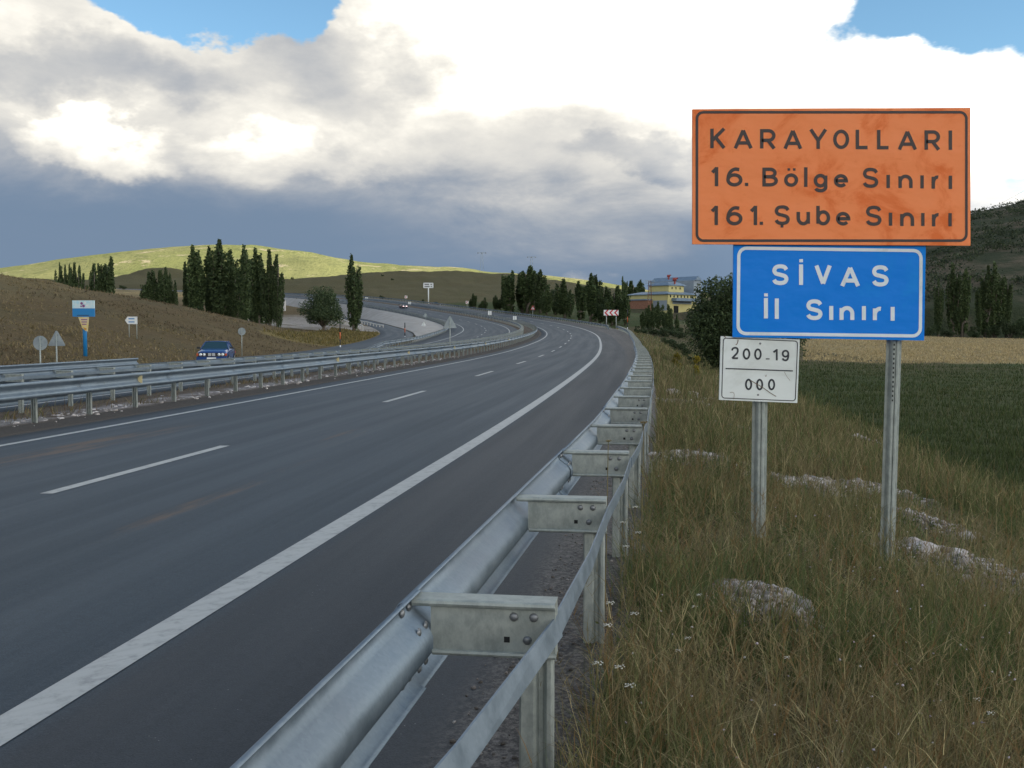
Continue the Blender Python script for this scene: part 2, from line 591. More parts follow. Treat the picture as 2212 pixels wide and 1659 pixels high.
M_['orange'] = mat('orange_sign_paint', rough=0.42, spec=0.3, build=panel_paint((0.93, 0.262, 0.082), (0.74, 0.130, 0.016)))  # darker red blotches paint uneven reflection into the orange
M_['blue'] = mat('blue_sign_paint', rough=0.35, spec=0.2, build=panel_paint((0.001, 0.210, 0.76), (0.006, 0.245, 0.74)))
M_['white_panel'] = mat('white_sign_paint', rough=0.45, spec=0.4, build=panel_paint((0.76, 0.80, 0.78), (0.64, 0.67, 0.64)))
M_['ink'] = mat('black_sign_print', (0.040, 0.028, 0.026), 0.55)
M_['ink2'] = mat('black_number_print', (0.022, 0.026, 0.034), 0.55)
M_['letter_white'] = mat('white_sign_print', rough=0.55, build=panel_paint((0.74, 0.80, 0.84), (0.55, 0.60, 0.64), 0.5))
M_['scratch'] = mat('brown_scratch', (0.20, 0.15, 0.11), 0.8)
M_['rust'] = mat('rust_stain', (0.16, 0.075, 0.045), 0.85)
M_['sign_white'] = mat('white_plate', (0.72, 0.74, 0.74), 0.5)
M_['sign_red'] = mat('red_plate', (0.50, 0.022, 0.035), 0.45)
M_['sign_black'] = mat('black_plate', (0.02, 0.02, 0.022), 0.5)
M_['sign_back'] = varied((0.25, 0.29, 0.31), (0.34, 0.38, 0.39), 2.0, rough=0.55, metal=0.35)('bare_sign_back')
M_['pole_blue'] = mat('blue_pole_paint', (0.012, 0.19, 0.46), 0.5)
M_['ad_blue'] = mat('advert_blue', (0.012, 0.20, 0.48), 0.4)
M_['ad_pale'] = varied((0.42, 0.66, 0.74), (0.62, 0.72, 0.74), 6.0, rough=0.45, obj=True)('advert_pale')
M_['ad_cream'] = varied((0.62, 0.55, 0.36), (0.66, 0.50, 0.16), 3.0, rough=0.5, obj=True)('advert_cream')
M_['ad_purple'] = mat('advert_purple', (0.22, 0.06, 0.20), 0.5)
M_['ad_ochre'] = mat('advert_ochre', (0.50, 0.25, 0.03), 0.5)
M_['reflector'] = mat('yellow_reflector', (0.72, 0.60, 0.32), 0.3)
M_['marker_orange'] = mat('marker_orange', (0.55, 0.12, 0.035), 0.5)
M_['concrete'] = varied((0.42, 0.41, 0.39), (0.52, 0.51, 0.49), 1.5, rough=0.9, bmp=0.3, bscale=12)('pale_concrete')


def embank(N, b):
    p = geo_pos(N)
    n = N.noise(p, 0.35, 6, 0.6); g = N.noise(p, 6.0, 5, 0.7)
    c = N.mix(N.ramp(n, 0.3, 0.7), (0.30, 0.29, 0.275), (0.39, 0.375, 0.36))
    c = N.mix(N.ramp(g, 0.55, 0.75, 0.0, 0.5), c, (0.24, 0.22, 0.19))
    N.put(b.inputs['Base Color'], c)
    bump(N, b, g, 0.5, 0.1)


M_['embankment'] = mat('pale_earth_slope', rough=0.95, spec=0.1, build=embank)


def terrain_mat(N, b):
    """colour attribute 'zone' carries the kind of ground cover; noise breaks it up"""
    p = geo_pos(N)
    a = N.new('ShaderNodeAttribute'); a.attribute_name = 'zone'
    z = a.outputs['Color']
    n1 = N.noise(p, 0.09, 7, 0.62)
    n2 = N.noise(p, 0.9, 6, 0.68)
    n3 = N.noise(p, 6.0, 5, 0.7)
    dry = N.ramp(n1, 0.35, 0.68)
    c = N.mix(N.m('MULTIPLY', dry, 0.35), z, (0.115, 0.085, 0.046))
    c = N.mix(N.ramp(n2, 0.48, 0.72, 0.0, 0.55), c, (0.050, 0.046, 0.026))
    c = N.mix(N.ramp(n3, 0.55, 0.75, 0.0, 0.38), c, (0.155, 0.128, 0.075))
    k = N.ramp(n3, 0.25, 0.6, 0.60, 1.12)
    c = N.mix(1.0, c, N.comb(k, k, k), 'MULTIPLY')
    N.put(b.inputs['Base Color'], c)
    h = N.m('ADD', N.m('MULTIPLY', n2, 1.0), N.m('MULTIPLY', n3, 0.35))
    bump(N, b, h, 0.7, 0.35)


M_['terrain'] = mat('dry_hill_ground', rough=0.95, spec=0.12, build=terrain_mat)


def far_hill_mat(N, b):
    p = geo_pos(N)
    ps = N.scale(p, (1, 0.45, 1.6))
    n1 = N.noise(ps, 0.006, 6, 0.6)
    n2 = N.noise(ps, 0.045, 7, 0.68)
    n3 = N.noise(ps, 0.22, 4, 0.75)
    c = N.mix(N.ramp(n1, 0.35, 0.65), (0.225, 0.240, 0.092), (0.280, 0.278, 0.122))
    c = N.mix(N.ramp(n2, 0.50, 0.66, 0.0, 0.6), c, (0.130, 0.145, 0.066))
    c = N.mix(N.ramp(n3, 0.50, 0.66, 0.0, 0.55), c, (0.105, 0.125, 0.055))
    rk = N.noise(N.add(N.scale(p, (0.6, 0.6, 2.6)), (40, 9, 2)), 0.030, 6, 0.72)
    c = N.mix(N.ramp(rk, 0.575, 0.64, 0.0, 0.9), c, (0.50, 0.42, 0.28))
    N.put(b.inputs['Base Color'], c)
    bump(N, b, N.m('ADD', n3, N.m('MULTIPLY', n2, 2.0)), 0.6, 3.0)


M_['far_hill'] = mat('scrub_hill', rough=0.95, spec=0.05, build=far_hill_mat)


def right_hill_mat(N, b):
    p = geo_pos(N)
    n2 = N.noise(p, 0.03, 7, 0.66); n3 = N.noise(p, 0.22, 6, 0.7)
    c = N.mix(N.ramp(n2, 0.42, 0.60), (0.042, 0.052, 0.030), (0.118, 0.098, 0.070))
    c = N.mix(N.ramp(n3, 0.55, 0.72, 0.0, 0.7), c, (0.034, 0.044, 0.026))
    z = N.sep(p)[2]
    c = N.mix(N.ramp(N.m('ADD', z, N.m('MULTIPLY', n2, 60.0)), 86.0, 112.0, 0.0, 0.75), c, (0.120, 0.108, 0.090))
    N.put(b.inputs['Base Color'], c)
    bump(N, b, N.m('ADD', n3, n2), 0.8, 2.0)


M_['right_hill'] = mat('dark_scrub_hill', rough=0.95, spec=0.05, build=right_hill_mat)


def median_mat(N, b):
    p = geo_pos(N)
    uvn = N.new('ShaderNodeUVMap'); uvn.uv_map = 'uv'
    u, v, _ = N.sep(uvn.outputs[0])
    n = N.noise(p, 0.8, 6, 0.65); g = N.noise(p, 9.0, 5, 0.75)
    pale = N.m('MULTIPLY', N.ramp(N.m('ABSOLUTE', N.m('SUBTRACT', u, 9.75)), 0.15, 0.75, 1.0, 0.0), N.ramp(n, 0.36, 0.56))
    pale = N.m('MULTIPLY', pale, N.ramp(v, 26.0, 60.0, 1.0, 0.12))
    c = N.mix(N.ramp(g, 0.35, 0.68), (0.085, 0.068, 0.055), (0.190, 0.155, 0.122))
    c = N.mix(pale, c, N.mix(N.ramp(g, 0.35, 0.7), (0.19, 0.18, 0.18), (0.40, 0.375, 0.365)))
    edge = N.ramp(N.m('ADD', u, N.m('MULTIPLY', N.m('SUBTRACT', n, 0.5), 0.7)), 9.05, 9.45, 1.0, 0.0)
    c = N.mix(edge, c, N.mix(g, (0.06, 0.055, 0.052), (0.10, 0.092, 0.085)))
    N.put(b.inputs['Base Color'], c)
    bump(N, b, g, 0.8, 0.08)


M_['median'] = mat('median_gravel', rough=0.95, spec=0.1, build=median_mat)


def attr_mat(name, rough=0.8, spec=0.2, trans=0.0, vary=0.0):
    def f(N, b):
        a = N.new('ShaderNodeAttribute'); a.attribute_name = 'col'
        c = a.outputs['Color']
        if vary:
            oi = N.new('ShaderNodeObjectInfo').outputs['Random']
            k = N.ramp(oi, 0, 1, 1 - vary, 1 + vary, False)
            c = N.mix(1.0, c, N.comb(k, k, k), 'MULTIPLY')
        N.put(b.inputs['Base Color'], c)
        if trans:
            N.L.new(c, b.inputs['Subsurface Radius']) if False else None
            t = N.new('ShaderNodeBsdfTranslucent'); N.L.new(c, t.inputs[0])
            mx = N.new('ShaderNodeMixShader'); mx.inputs[0].default_value = trans
            N.L.new(b.outputs[0], mx.inputs[1]); N.L.new(t.outputs[0], mx.inputs[2])
            N.L.new(mx.outputs[0], N.t.nodes['Material Output'].inputs[0])
    return mat(name, (0.1, 0.1, 0.05), rough, 0, spec, f)


M_['leaf'] = attr_mat('leaves', 0.65, 0.25, 0.30, 0.22)
M_['grass'] = attr_mat('grass_blades', 0.75, 0.2, 0.25)
M_['stone'] = attr_mat('stones', 0.9, 0.15)
M_['bark'] = varied((0.115, 0.098, 0.080), (0.19, 0.165, 0.135), 4.0, rough=0.95, bmp=0.5, bscale=20)('bark')
M_['bark_pale'] = varied((0.20, 0.185, 0.16), (0.30, 0.275, 0.24), 4.0, rough=0.95)('pale_bark')
M_['wall_yellow'] = varied((0.50, 0.455, 0.205), (0.54, 0.49, 0.235), 0.4, rough=0.8)('yellow_cladding')
M_['roof_blue'] = varied((0.16, 0.22, 0.30), (0.20, 0.27, 0.35), 0.6, rough=0.5, metal=0.2)('blue_grey_roof')
M_['clad_grey'] = varied((0.24, 0.29, 0.34), (0.28, 0.33, 0.38), 0.5, rough=0.6)('grey_cladding')
M_['brick'] = varied((0.235, 0.115, 0.078), (0.29, 0.16, 0.11), 2.0, rough=0.9)('hollow_brick')
M_['dark_glass'] = mat('dark_window', (0.015, 0.018, 0.02), 0.2)
M_['red_metal'] = mat('red_vent_paint', (0.28, 0.045, 0.035), 0.5)
M_['plaster'] = varied((0.55, 0.55, 0.53), (0.62, 0.62, 0.60), 0.8, rough=0.9)('white_plaster')
M_['car_blue'] = mat('blue_car_paint', (0.016, 0.060, 0.210), 0.16, 0.25, 0.7)
M_['car_red'] = mat('dark_red_car_paint', (0.07, 0.012, 0.016), 0.2, 0.3, 0.6)
M_['car_dark'] = mat('dark_car_paint', (0.03, 0.02, 0.028), 0.2, 0.3, 0.6)
M_['glass'] = mat('car_glass', (0.018, 0.045, 0.055), 0.06, 0.0, 0.8)
M_['black_trim'] = mat('black_trim', (0.012, 0.012, 0.013), 0.45)
M_['lamp'] = mat('headlamp_glass', (0.78, 0.80, 0.78), 0.12, 0.2, 0.8)
M_['amber'] = mat('amber_lens', (0.45, 0.07, 0.02), 0.25)
M_['tyre'] = mat('tyre_rubber', (0.018, 0.018, 0.018), 0.9)
M_['rim'] = mat('alloy_rim', (0.45, 0.46, 0.47), 0.35, 0.8)


def lit(name, col, s):
    m = mat(name, col, 0.3)
    b = m.node_tree.nodes['Principled BSDF']
    b.inputs['Emission Color'].default_value = (*col, 1)
    b.inputs['Emission Strength'].default_value = s
    return m


M_['brake'] = lit('lit_tail_lamp', (1.0, 0.22, 0.22), 2.2)
M_['cloud'] = mat('cloud_white', (0.8, 0.8, 0.8), 1.0, 0, 0.0)


# ---------------------------------------------------------------- line of the road (right edge line of the carriageway)
_xs = spline([-80, 4.1, 13.8, 30, 59, 113, 165, 182, 220, 330, 430, 550, 700, 860],
             [-14.4, -2.07, -0.68, 1.42, 4.72, 9.6, 12.85, 13.15, 11.6, -15.5, -58.4, -122.3, -246, -420])
_zs = spline([-80, 0, 45, 80, 113, 179, 220, 330, 430, 550, 700, 860], [0, 0, 0, 0.03, 0.29, 1.40, 2.6, 8.06, 14.3, 20.2, 28.6, 37])
_Y = np.arange(-60, 860.01, 0.5)
_X = _xs(_Y)
_Z = np.where(_Y < 45, 0.0, _zs(_Y))
_S = np.concatenate([[0], np.cumsum(np.hypot(np.diff(_X), np.diff(_Y)))])
_S = _S - np.interp(0, _Y, _S)
CROSS = 0.02


def Yof(s): return np.interp(s, _S, _Y)
def Sof(y): return np.interp(y, _Y, _S)


def frame(s):
    s = np.asarray(s, float)
    x = np.interp(s, _S, _X); y = np.interp(s, _S, _Y); z = np.interp(s, _S, _Z)
    e = 1.0
    tx = np.interp(s + e, _S, _X) - np.interp(s - e, _S, _X)
    ty = np.interp(s + e, _S, _Y) - np.interp(s - e, _S, _Y)
    n = np.hypot(tx, ty)
    return x, y, z, tx / n, ty / n


def surf(s, off, dz=0.0):
    """point on the road plane: s metres along, off metres to the left of the right edge line"""
    x, y, z, tx, ty = frame(s)
    off = np.asarray(off, float)
    return np.stack([x - ty * off, y + tx * off, z - CROSS * np.clip(off, -6, 30) + dz], -1)


def ramp_y(pts):
    Y, V = zip(*pts)
    return lambda s: np.interp(Yof(s), Y, V)


rail_off = ramp_y([(0, -1.845), (10, -2.085), (30, -2.19), (60, -2.25), (106, -3.1), (182, -5.1), (240, -4.0), (300, -3.0), (860, -3.0)])
edge_r = lambda s: rail_off(s) - 0.50
edge_l = ramp_y([(0, 20.3), (88, 20.6), (105, 22.0), (155, 25.3), (175, 25.8), (860, 25.6)])
opp_line = ramp_y([(0, 19.2), (100, 19.6), (150, 21.5), (175, 22.2), (860, 22.0)])
MED0, MED1 = 8.12, 12.05

S_END = float(Sof(850))
s_rd = np.concatenate([np.arange(-55, 120, 1.0), np.arange(120, S_END, 2.5)])


def strip(name, s, offs, m, dz=0.0, kind='structure', skirt=0.25, parent=None, mound=None):
    """sheet between the offsets in the list of functions / numbers, with skirts that go into the ground"""
    cols = [np.broadcast_to(o(s) if callable(o) else o, s.shape) for o in offs]
    O = np.stack(cols, 1)
    P = np.stack([surf(s, O[:, k], dz) for k in range(O.shape[1])], 1)
    if mound is not None:
        P[:, :, 2] += mound(O, s[:, None])
    U = np.stack([O, np.broadcast_to(s[:, None], O.shape)], -1)
    if skirt:
        a = P[:, :1].copy(); a[:, :, 2] -= skirt
        b = P[:, -1:].copy(); b[:, :, 2] -= skirt
        P = np.concatenate([a, P, b], 1); U = np.concatenate([U[:, :1], U, U[:, -1:]], 1)
    me = grid_mesh(name, P[:, ::-1], m, U[:, ::-1], smooth_=False)
    o = place(me, name, parent)
    if kind and parent is None: o['kind'] = kind
    return o


road = strip('road', s_rd, [edge_r, lambda s: rail_off(s) + 0.1, -0.1, 3.65, 7.3, MED0 + 0.06], M_['asphalt'])
road['label'] = 'grey asphalt carriageway sweeping left beside the near guardrail'
opp = strip('opposite_road', s_rd, [MED1 - 0.06, 14.0, 17.0, opp_line, edge_l], M_['asphalt'])
opp['label'] = 'grey asphalt carriageway beyond the double median guardrail'
med = strip('median_strip', s_rd, [MED0, 8.6, 9.2, 10.0, 10.9, 11.6, MED1], M_['median'], dz=-0.012,
            mound=lambda O, S: 0.05 * smooth(8.6, 9.6, O) * (1 - smooth(10.8, 11.8, O)) + 0.05 * (fbm(O * 2.0, S * 0.9, 3, 5) - 0.5) * smooth(8.3, 8.9, O))
med['label'] = 'strip of gravel and dry weeds between the two median guardrails'


def line_strip(name, s, off, w, parent):
    c = off(s) if callable(off) else np.full(s.shape, float(off))
    P = np.stack([surf(s, c + w / 2, 0.004), surf(s, c - w / 2, 0.004)], 1)
    U = np.stack([np.stack([c + w / 2, s], -1), np.stack([c - w / 2, s], -1)], 1)
    return place(grid_mesh(name, P, M_['line'], U, smooth_=False), name, parent)


line_strip('edge_line', s_rd, 0.0, 0.21, road)
line_strip('edge_line', s_rd, 7.3, 0.15, road)
line_strip('edge_line', s_rd, ramp_y([(0, 12.9), (150, 13.6), (860, 13.6)]), 0.15, opp)
line_strip('edge_line', s_rd[s_rd > 96], opp_line, 0.16, opp)
for k in range(-3, 42):
    s0 = 10.25 + 13.75 * k
    line_strip('lane_dash', np.linspace(s0, s0 + 4.5, 4), 3.65, 0.15, road)
mid_l = ramp_y([(0, 16.1), (100, 16.4), (170, 17.9), (860, 17.8)])
for k in range(-1, 40):
    s0 = 16.0 + 13.7 * k
    line_strip('lane_dash', np.linspace(s0, s0 + 4.5, 4), mid_l, 0.15, opp)

# slip road: leaves the opposite carriageway through the gap in its guardrail and runs below the embankment
_slY = np.array([-30, 20, 62, 90, 112, 135, 150, 170, 200, 260, 355, 450, 540.])
_slX = np.array([float(_xs(y)) - o for y, o in zip((-30, 20, 62, 90), (24.2, 24.2, 24.2, 24.6))] + [-16.4, -16.3, -16.9, -18.9, -23.4, -34.5, -60, -112, -176])
_slZ = np.array([-.48, -.48, -.48, -.40, -.20, 0.30, .68, 1.05, 1.65, 3.0, 5.7, 7.6, 9.6])
sl_x = spline(_slY, _slX); sl_z = spline(_slY, _slZ)
sl_w = lambda y: np.interp(y, [0, 70, 125, 600], [7.6, 7.6, 5.2, 5.2])


def near_param(x, y):
    """nearest (s, off) on the road line"""
    x = np.asarray(x, float).ravel(); y = np.asarray(y, float).ravel()
    k = np.arange(0, len(_Y), 4)
    rx, ry, rs = _X[k], _Y[k], _S[k]
    S = np.empty(len(x))
    for a in range(0, len(x), 20000):
        b = a + 20000
        d = (x[a:b, None] - rx[None]) ** 2 + (y[a:b, None] - ry[None]) ** 2
        S[a:b] = rs[np.argmin(d, 1)]
    for _ in range(2):
        px, py, pz, tx, ty = frame(S)
        S = np.clip(S + (x - px) * tx + (y - py) * ty, _S[0], _S[-1])
    px, py, pz, tx, ty = frame(S)
    off = -(x - px) * ty + (y - py) * tx
    return S, off


def slip_at(y, lat):
    x = sl_x(y); e = 1.0
    tx = (sl_x(y + e) - sl_x(y - e)) / (2 * e); n = np.hypot(tx, 1)
    X = x - lat / n; Yv = y + lat * tx / n
    s, off = near_param(X, Yv)
    zroad = np.interp(s, _S, _Z) - CROSS * off
    k = smooth(85, 120, Yv)
    return np.stack([X, Yv, (zroad * (1 - k) + sl_z(Yv) * k) - 0.010], -1)


ys = np.concatenate([np.arange(-28, 130, 2.0), np.arange(130, 535, 4.0)])
P = np.stack([slip_at(ys, sl_w(ys) * f) for f in (0.5, 0.25, 0, -0.25, -0.5)], 1)
a = P[:, :1].copy(); a[:, :, 2] -= 0.3
b = P[:, -1:].copy(); b[:, :, 2] -= 0.3
P = np.concatenate([a, P, b], 1)
U = np.stack([np.broadcast_to(np.array([30, 30, 31, 32, 33, 34, 34.]), P.shape[:2]), np.broadcast_to(ys[:, None], P.shape[:2])], -1)
slip = place(grid_mesh('slip_road', P, M_['asphalt'], U, smooth_=False), 'slip_road')
tag(slip, 'narrow asphalt slip road curving below the pale embankment', kind='structure')

# ---------------------------------------------------------------- lie of the land
CP = []
for px in ((-150, 560, 112), (0, 582, 110), (130, 603, 112), (250, 622, 115), (400, 648, 118), (500, 667, 118), (600, 692, 115), (700, 720, 106), (745, 735, 99),
           (0, 640, 88), (200, 660, 88), (400, 685, 92), (560, 712, 92), (0, 700, 68), (200, 715, 70), (400, 727, 76), (560, 738, 82), (660, 748, 84),
           (0, 752, 52), (200, 756, 56), (400, 757, 62), (540, 762, 68),
           (705, 716, 122), (660, 697, 175), (740, 705, 150), (640, 680, 240), (610, 668, 300), (560, 655, 350), (800, 722, 150),
           (605, 645, 520), (650, 630, 640), (700, 610, 690), (450, 640, 480), (300, 628, 660), (280, 612, 830), (120, 612, 800), (330, 577, 1050), (262, 596, 1040), (200, 613, 1040), (395, 583, 1060), (460, 604, 1040), (120, 614, 980), (0, 600, 900),
           (605, 606, 770), (700, 597, 770), (800, 590, 770), (900, 587, 770), (1000, 586, 770), (1100, 593, 760), (1200, 607, 740), (1300, 626, 700), (1380, 640, 640), (1500, 655, 560),
           (800, 625, 560), (900, 640, 470), (1000, 648, 430), (1100, 652, 400), (1200, 658, 370), (1300, 666, 330), (1000, 620, 600), (1150, 630, 560),
           (1340, 690, 240), (1400, 686, 340), (1440, 681, 385), (1500, 677, 400), (1560, 678, 420), (1420, 712, 200), (1500, 716, 180), (1350, 700, 205)):
    CP.append(at_y(*px))
for q in ((-110, 160, 5.5), (-75, 170, 2.6), (-45, 165, 1.6), (-160, 220, 7), (-110, 260, 4.5), (-60, 230, 3.2), (-60, -20, 5), (-60, 40, 4.6), (-100, -40, 9), (-100, 60, 8.5), (-28, 0, -0.5), (-30, 40, -0.3),
          (8, 0, -1.25), (14, -30, -1.3), (14, 20, -1.3), (24, 40, -1.35), (60, 60, -1.35), (60, 0, -1.35), (120, 60, -1.3), (60, 120, -1.3), (130, 150, -1.2), (200, 100, -1.2), (40, 150, -1.0), (80, 200, -1.0), (140, 250, -0.8), (220, 220, -0.6),
          (100, 300, 0.5), (160, 330, 0.5), (250, 330, 1.0), (350, 300, 2.0), (20, -80, -1), (-100, -150, 12), (100, -150, -1.5), (300, -100, -1), (-350, 100, 26), (-420, 400, 36), (-500, 800, 60),
          (0, 1000, 22), (200, 1000, 15), (400, 900, 15), (500, 600, 14), (-300, 1250, 30), (100, 1300, 20), (600, 200, 6), (-600, -100, 30), (0, -400, 0)):
    CP.append(np.array(q, float))
CP = np.array(CP)
_c = 9.0


def _phi(A, B):
    return np.sqrt(((A[:, None, :2] - B[None, :, :2]) ** 2).sum(-1) + _c * _c)


_K = _phi(CP, CP) - 0.6 * np.eye(len(CP)) * -1e-3
_PolyA = np.c_[np.ones(len(CP)), CP[:, :2]]
_n = len(CP)
_big = np.zeros((_n + 3, _n + 3)); _big[:_n, :_n] = _K - np.eye(_n) * 1.5; _big[:_n, _n:] = _PolyA; _big[_n:, :_n] = _PolyA.T
_w = np.linalg.solve(_big, np.r_[CP[:, 2], 0, 0, 0])


def rbf(x, y):
    Q = np.c_[x, y]
    out = np.empty(len(Q))
    for a in range(0, len(Q), 20000):
        q = Q[a:a + 20000]
        out[a:a + 20000] = _phi(q, CP) @ _w[:_n] + np.c_[np.ones(len(q)), q] @ _w[_n:]
    return out


def land(x, y, sunk=True):
    """height of the open ground, with the ground cover weights"""
    x = np.asarray(x, float).ravel(); y = np.asarray(y, float).ravel()
    s, off = near_param(x, y)
    r = np.hypot(x, y)
    zr = np.interp(s, _S, _Z)
    er, el_ = edge_r(s), edge_l(s)
    e = er - off                      # metres beyond the right edge of the pavement
    l = off - el_                     # metres beyond the left edge
    # long way off the ends of the modelled road
    far = smooth(700, 1000, r)
    zb = rbf(x, y)
    zb = zb * (1 - far) + np.clip(zb, -5, 70) * far
    zb = zb * (1 - smooth(1100, 1500, r)) + 12 * smooth(1100, 1500, r)
    hum = (fbm(x * 0.05, y * 0.05, 4, 3) - 0.5) * 3.2 * smooth(60, 300, r) + (fbm(x * 0.25, y * 0.25, 4, 9) - 0.5) * 1.1 * smooth(20, 90, r)
    # right of the road
    right = np.clip(e, 0, 10)
    zv = zr - CROSS * er - 0.02 - 0.06 * np.clip(e, 0, 0.8) - 0.215 * np.clip(e - 0.8, 0, 5.6)
    tuft = (fbm(x * 0.9, y * 0.9, 4, 21) - 0.5) * 0.16 * smooth(0.1, 1.5, e)
    heap = 0.0
    k = smooth(5, 26, e)
    meadow = ((x > 6) & (y < 300)).astype(float)
    z_right = zv * (1 - k) + (zb + hum * (1 - meadow * 0.85)) * k + tuft
    # left of the road
    ds = np.abs((x - sl_x(y)) / np.sqrt(1 + ((sl_x(y + 1) - sl_x(y - 1)) / 2) ** 2)) - sl_w(y) / 2
    ds = np.where((y < -30) | (y > 540), 1e3, ds)
    wm = 1 / (np.maximum(l, 0) + 0.4) ** 2
    ws = 1 / (np.maximum(ds, 0) + 0.4) ** 2
    wr = 1 / 7.0 ** 2
    zm = zr - CROSS * el_
    sz = np.where(y < 100, zr - CROSS * np.clip(off, 0, 30), sl_z(y))
    z_left = (zm * wm + sz * ws + (zb + hum) * wr) / (wm + ws + wr) - 0.03
    gap = (l > 0) & (x > sl_x(y)) & (y > 118) & (y < 520)
    z_left = z_left - np.where(gap, 1.3 * smooth(0.0, 1.6, l) * smooth(0.0, 1.6, ds), 0)
    z = np.where(off > 4, z_left, z_right)
    inside = np.minimum(-e, -l)       # >0 inside the corridor
    z_in = zr - CROSS * np.clip(off, -6, 30)
    ins = inside > 0
    z = np.where(ins, z_in, z)
    if sunk:
        z = z - 0.35 * smooth(-0.02, 0.25 + 0.006 * r, inside) - 0.30 * smooth(-0.05, 0.3 + 0.006 * r, -ds) * (off > 4)
    return z, dict(s=s, off=off, e=e, l=l, ds=ds, r=r)


def land1(x, y):
    return float(land([x], [y])[0][0])


ang = np.concatenate([np.arange(-180, -36, 3.0), np.arange(-36, 36, 0.17), np.arange(36, 180, 3.0)])
rad = 0.35 * 1.019 ** np.arange(0, 545)
rad = rad[rad < 9000]
AA, RR = np.meshgrid(np.radians(ang), rad)
GX, GY = RR * np.sin(AA), RR * np.cos(AA)
gz, info = land(GX, GY)
gx, gy = GX.ravel(), GY.ravel()

def ground_hit(px, py, y0=20.0, y1=700.0):
    """where the line of sight through a picture point first meets the land"""
    d = ray(px, py)
    Y = np.concatenate([np.arange(y0, 200, 0.5), np.arange(200, y1, 2.0)])
    k = Y / d[1]
    x = d[0] * k; z = CAM_H + d[2] * k
    h = land(x, Y)[0]
    below = np.nonzero(z <= h)[0]
    i = below[0] if len(below) else -1
    return np.array([x[i], Y[i], h[i]])



# pale rubble: picture place, radius (m), number, height of heap
RUB = [(1628, 1325, 0.36, 1300, 0.14), (1716, 1050, 0.55, 260, 0.03), (1800, 1058, 0.55, 240, 0.04), (1920, 1075, 0.55, 200, 0.04), (1985, 1130, 0.50, 200, 0.05), (2040, 1210, 0.60, 170, 0.05), (1730, 985, 0.6, 150, 0.03),
       (1470, 870, 0.9, 120, 0.03), (1545, 868, 0.8, 100, 0.03), (1490, 990, 0.55, 150, 0.05), (1850, 950, 0.5, 80, 0.04), (2150, 1270, 0.7, 170, 0.05), (1420, 925, 0.4, 60, 0.02), (1600, 930, 0.5, 50, 0.02), (1310, 1210, 0.25, 60, 0.01), (1180, 1500, 0.25, 50, 0.0)]
RUBW = [(ground_hit(a, b_, 1.5, 60), r, n, hh) for a, b_, r, n, hh in RUB]


# ground cover: colours of earth and plants by place
def cover_col(x, y, info):
    n = len(x)
    C = np.tile(np.array([0.112, 0.082, 0.042]), (n, 1))

    def lay(mask, c):
        m = np.clip(mask, 0, 1)[:, None]
        C[:] = C * (1 - m) + np.array(c)[None] * m
    e, off, l, r, ds = info['e'], info['off'], info['l'], info['r'], info['ds']
    w = (fbm(x * 0.12, y * 0.12, 4, 31) - 0.5)
    w2 = (fbm(x * 0.03, y * 0.03, 4, 33) - 0.5)
    lay(smooth(330, 520, r) * (y < 960), (0.300, 0.232, 0.120))
    # left hill: bands of straw among brown
    lay(smooth(0.02, 0.18, w2) * (off > 20) * 0.5, (0.205, 0.165, 0.085))
    lay(smooth(0.02, 0.16, w) * (off > 20) * 0.35, (0.095, 0.085, 0.045))
    # shady wooded rise far left and the land behind
    lay((smooth(930, 1010, y) * (x < -150) * (x > -460)), (0.016, 0.046, 0.012))
    # meadow, straw field, verge on the right
    rt = (off < 0)
    lay(rt * smooth(0.0, 0.6, e), (0.090, 0.082, 0.038))
    lay(rt * smooth(4.6, 7.0, e + w * 4) * (y < 400), (0.042, 0.066, 0.020))
    fld = rt * smooth(92, 100, y + w * 14 - 0.04 * (x - 60)) * (1 - smooth(255, 262, y + w * 10)) * smooth(24, 34, x - 0.12 * (y - 100) + w * 20)
    lay(fld, (0.310, 0.245, 0.125))
    lay(rt * smooth(255, 262, y + w * 10) * (x > 45) * (y < 520), (0.030, 0.040, 0.018))
    lay(rt * smooth(60, 110, y) * smooth(3, 6, e) * (x < 40 + w * 10) * (y < 230), (0.085, 0.075, 0.036))
    near = (r < 30) & rt
    wn_ = fbm(x * 3.0, y * 3.0, 3, 61) - 0.5
    for g_, rr_, n_, h_ in RUBW:
        d_ = np.hypot(x - g_[0], y - g_[1]) / rr_
        lay(near * (1 - smooth(0.6, 1.5, d_ + wn_ * 1.2)) * 0.85, (0.250, 0.222, 0.205))
    # pale yard below the trees on the left, bare earth round the slip road
    lot = np.exp(-(((x + 40) / 26) ** 2 + ((y - 200) / 48) ** 2) ** 2)
    lay(lot * smooth(-0.22, 0.05, w) * (off > 20), (0.34, 0.32, 0.30))
    lay((np.abs(ds - 4) < 4) * (y > 112) * (y < 175) * (x < sl_x(y)) * 0.8, (0.235, 0.185, 0.070))
    return C


zone = cover_col(gx, gy, info)
ground = place(grid_mesh('ground', np.stack([gx, gy, gz], -1).reshape(len(rad), len(ang), 3)[:, ::-1], M_['terrain'], attr={'zone': zone.reshape(len(rad), len(ang), 3)[:, ::-1].reshape(-1, 3)}, wrap=True), 'ground')
tag(ground, 'dry grassy land with brown slopes, green meadow and straw field', kind='structure')

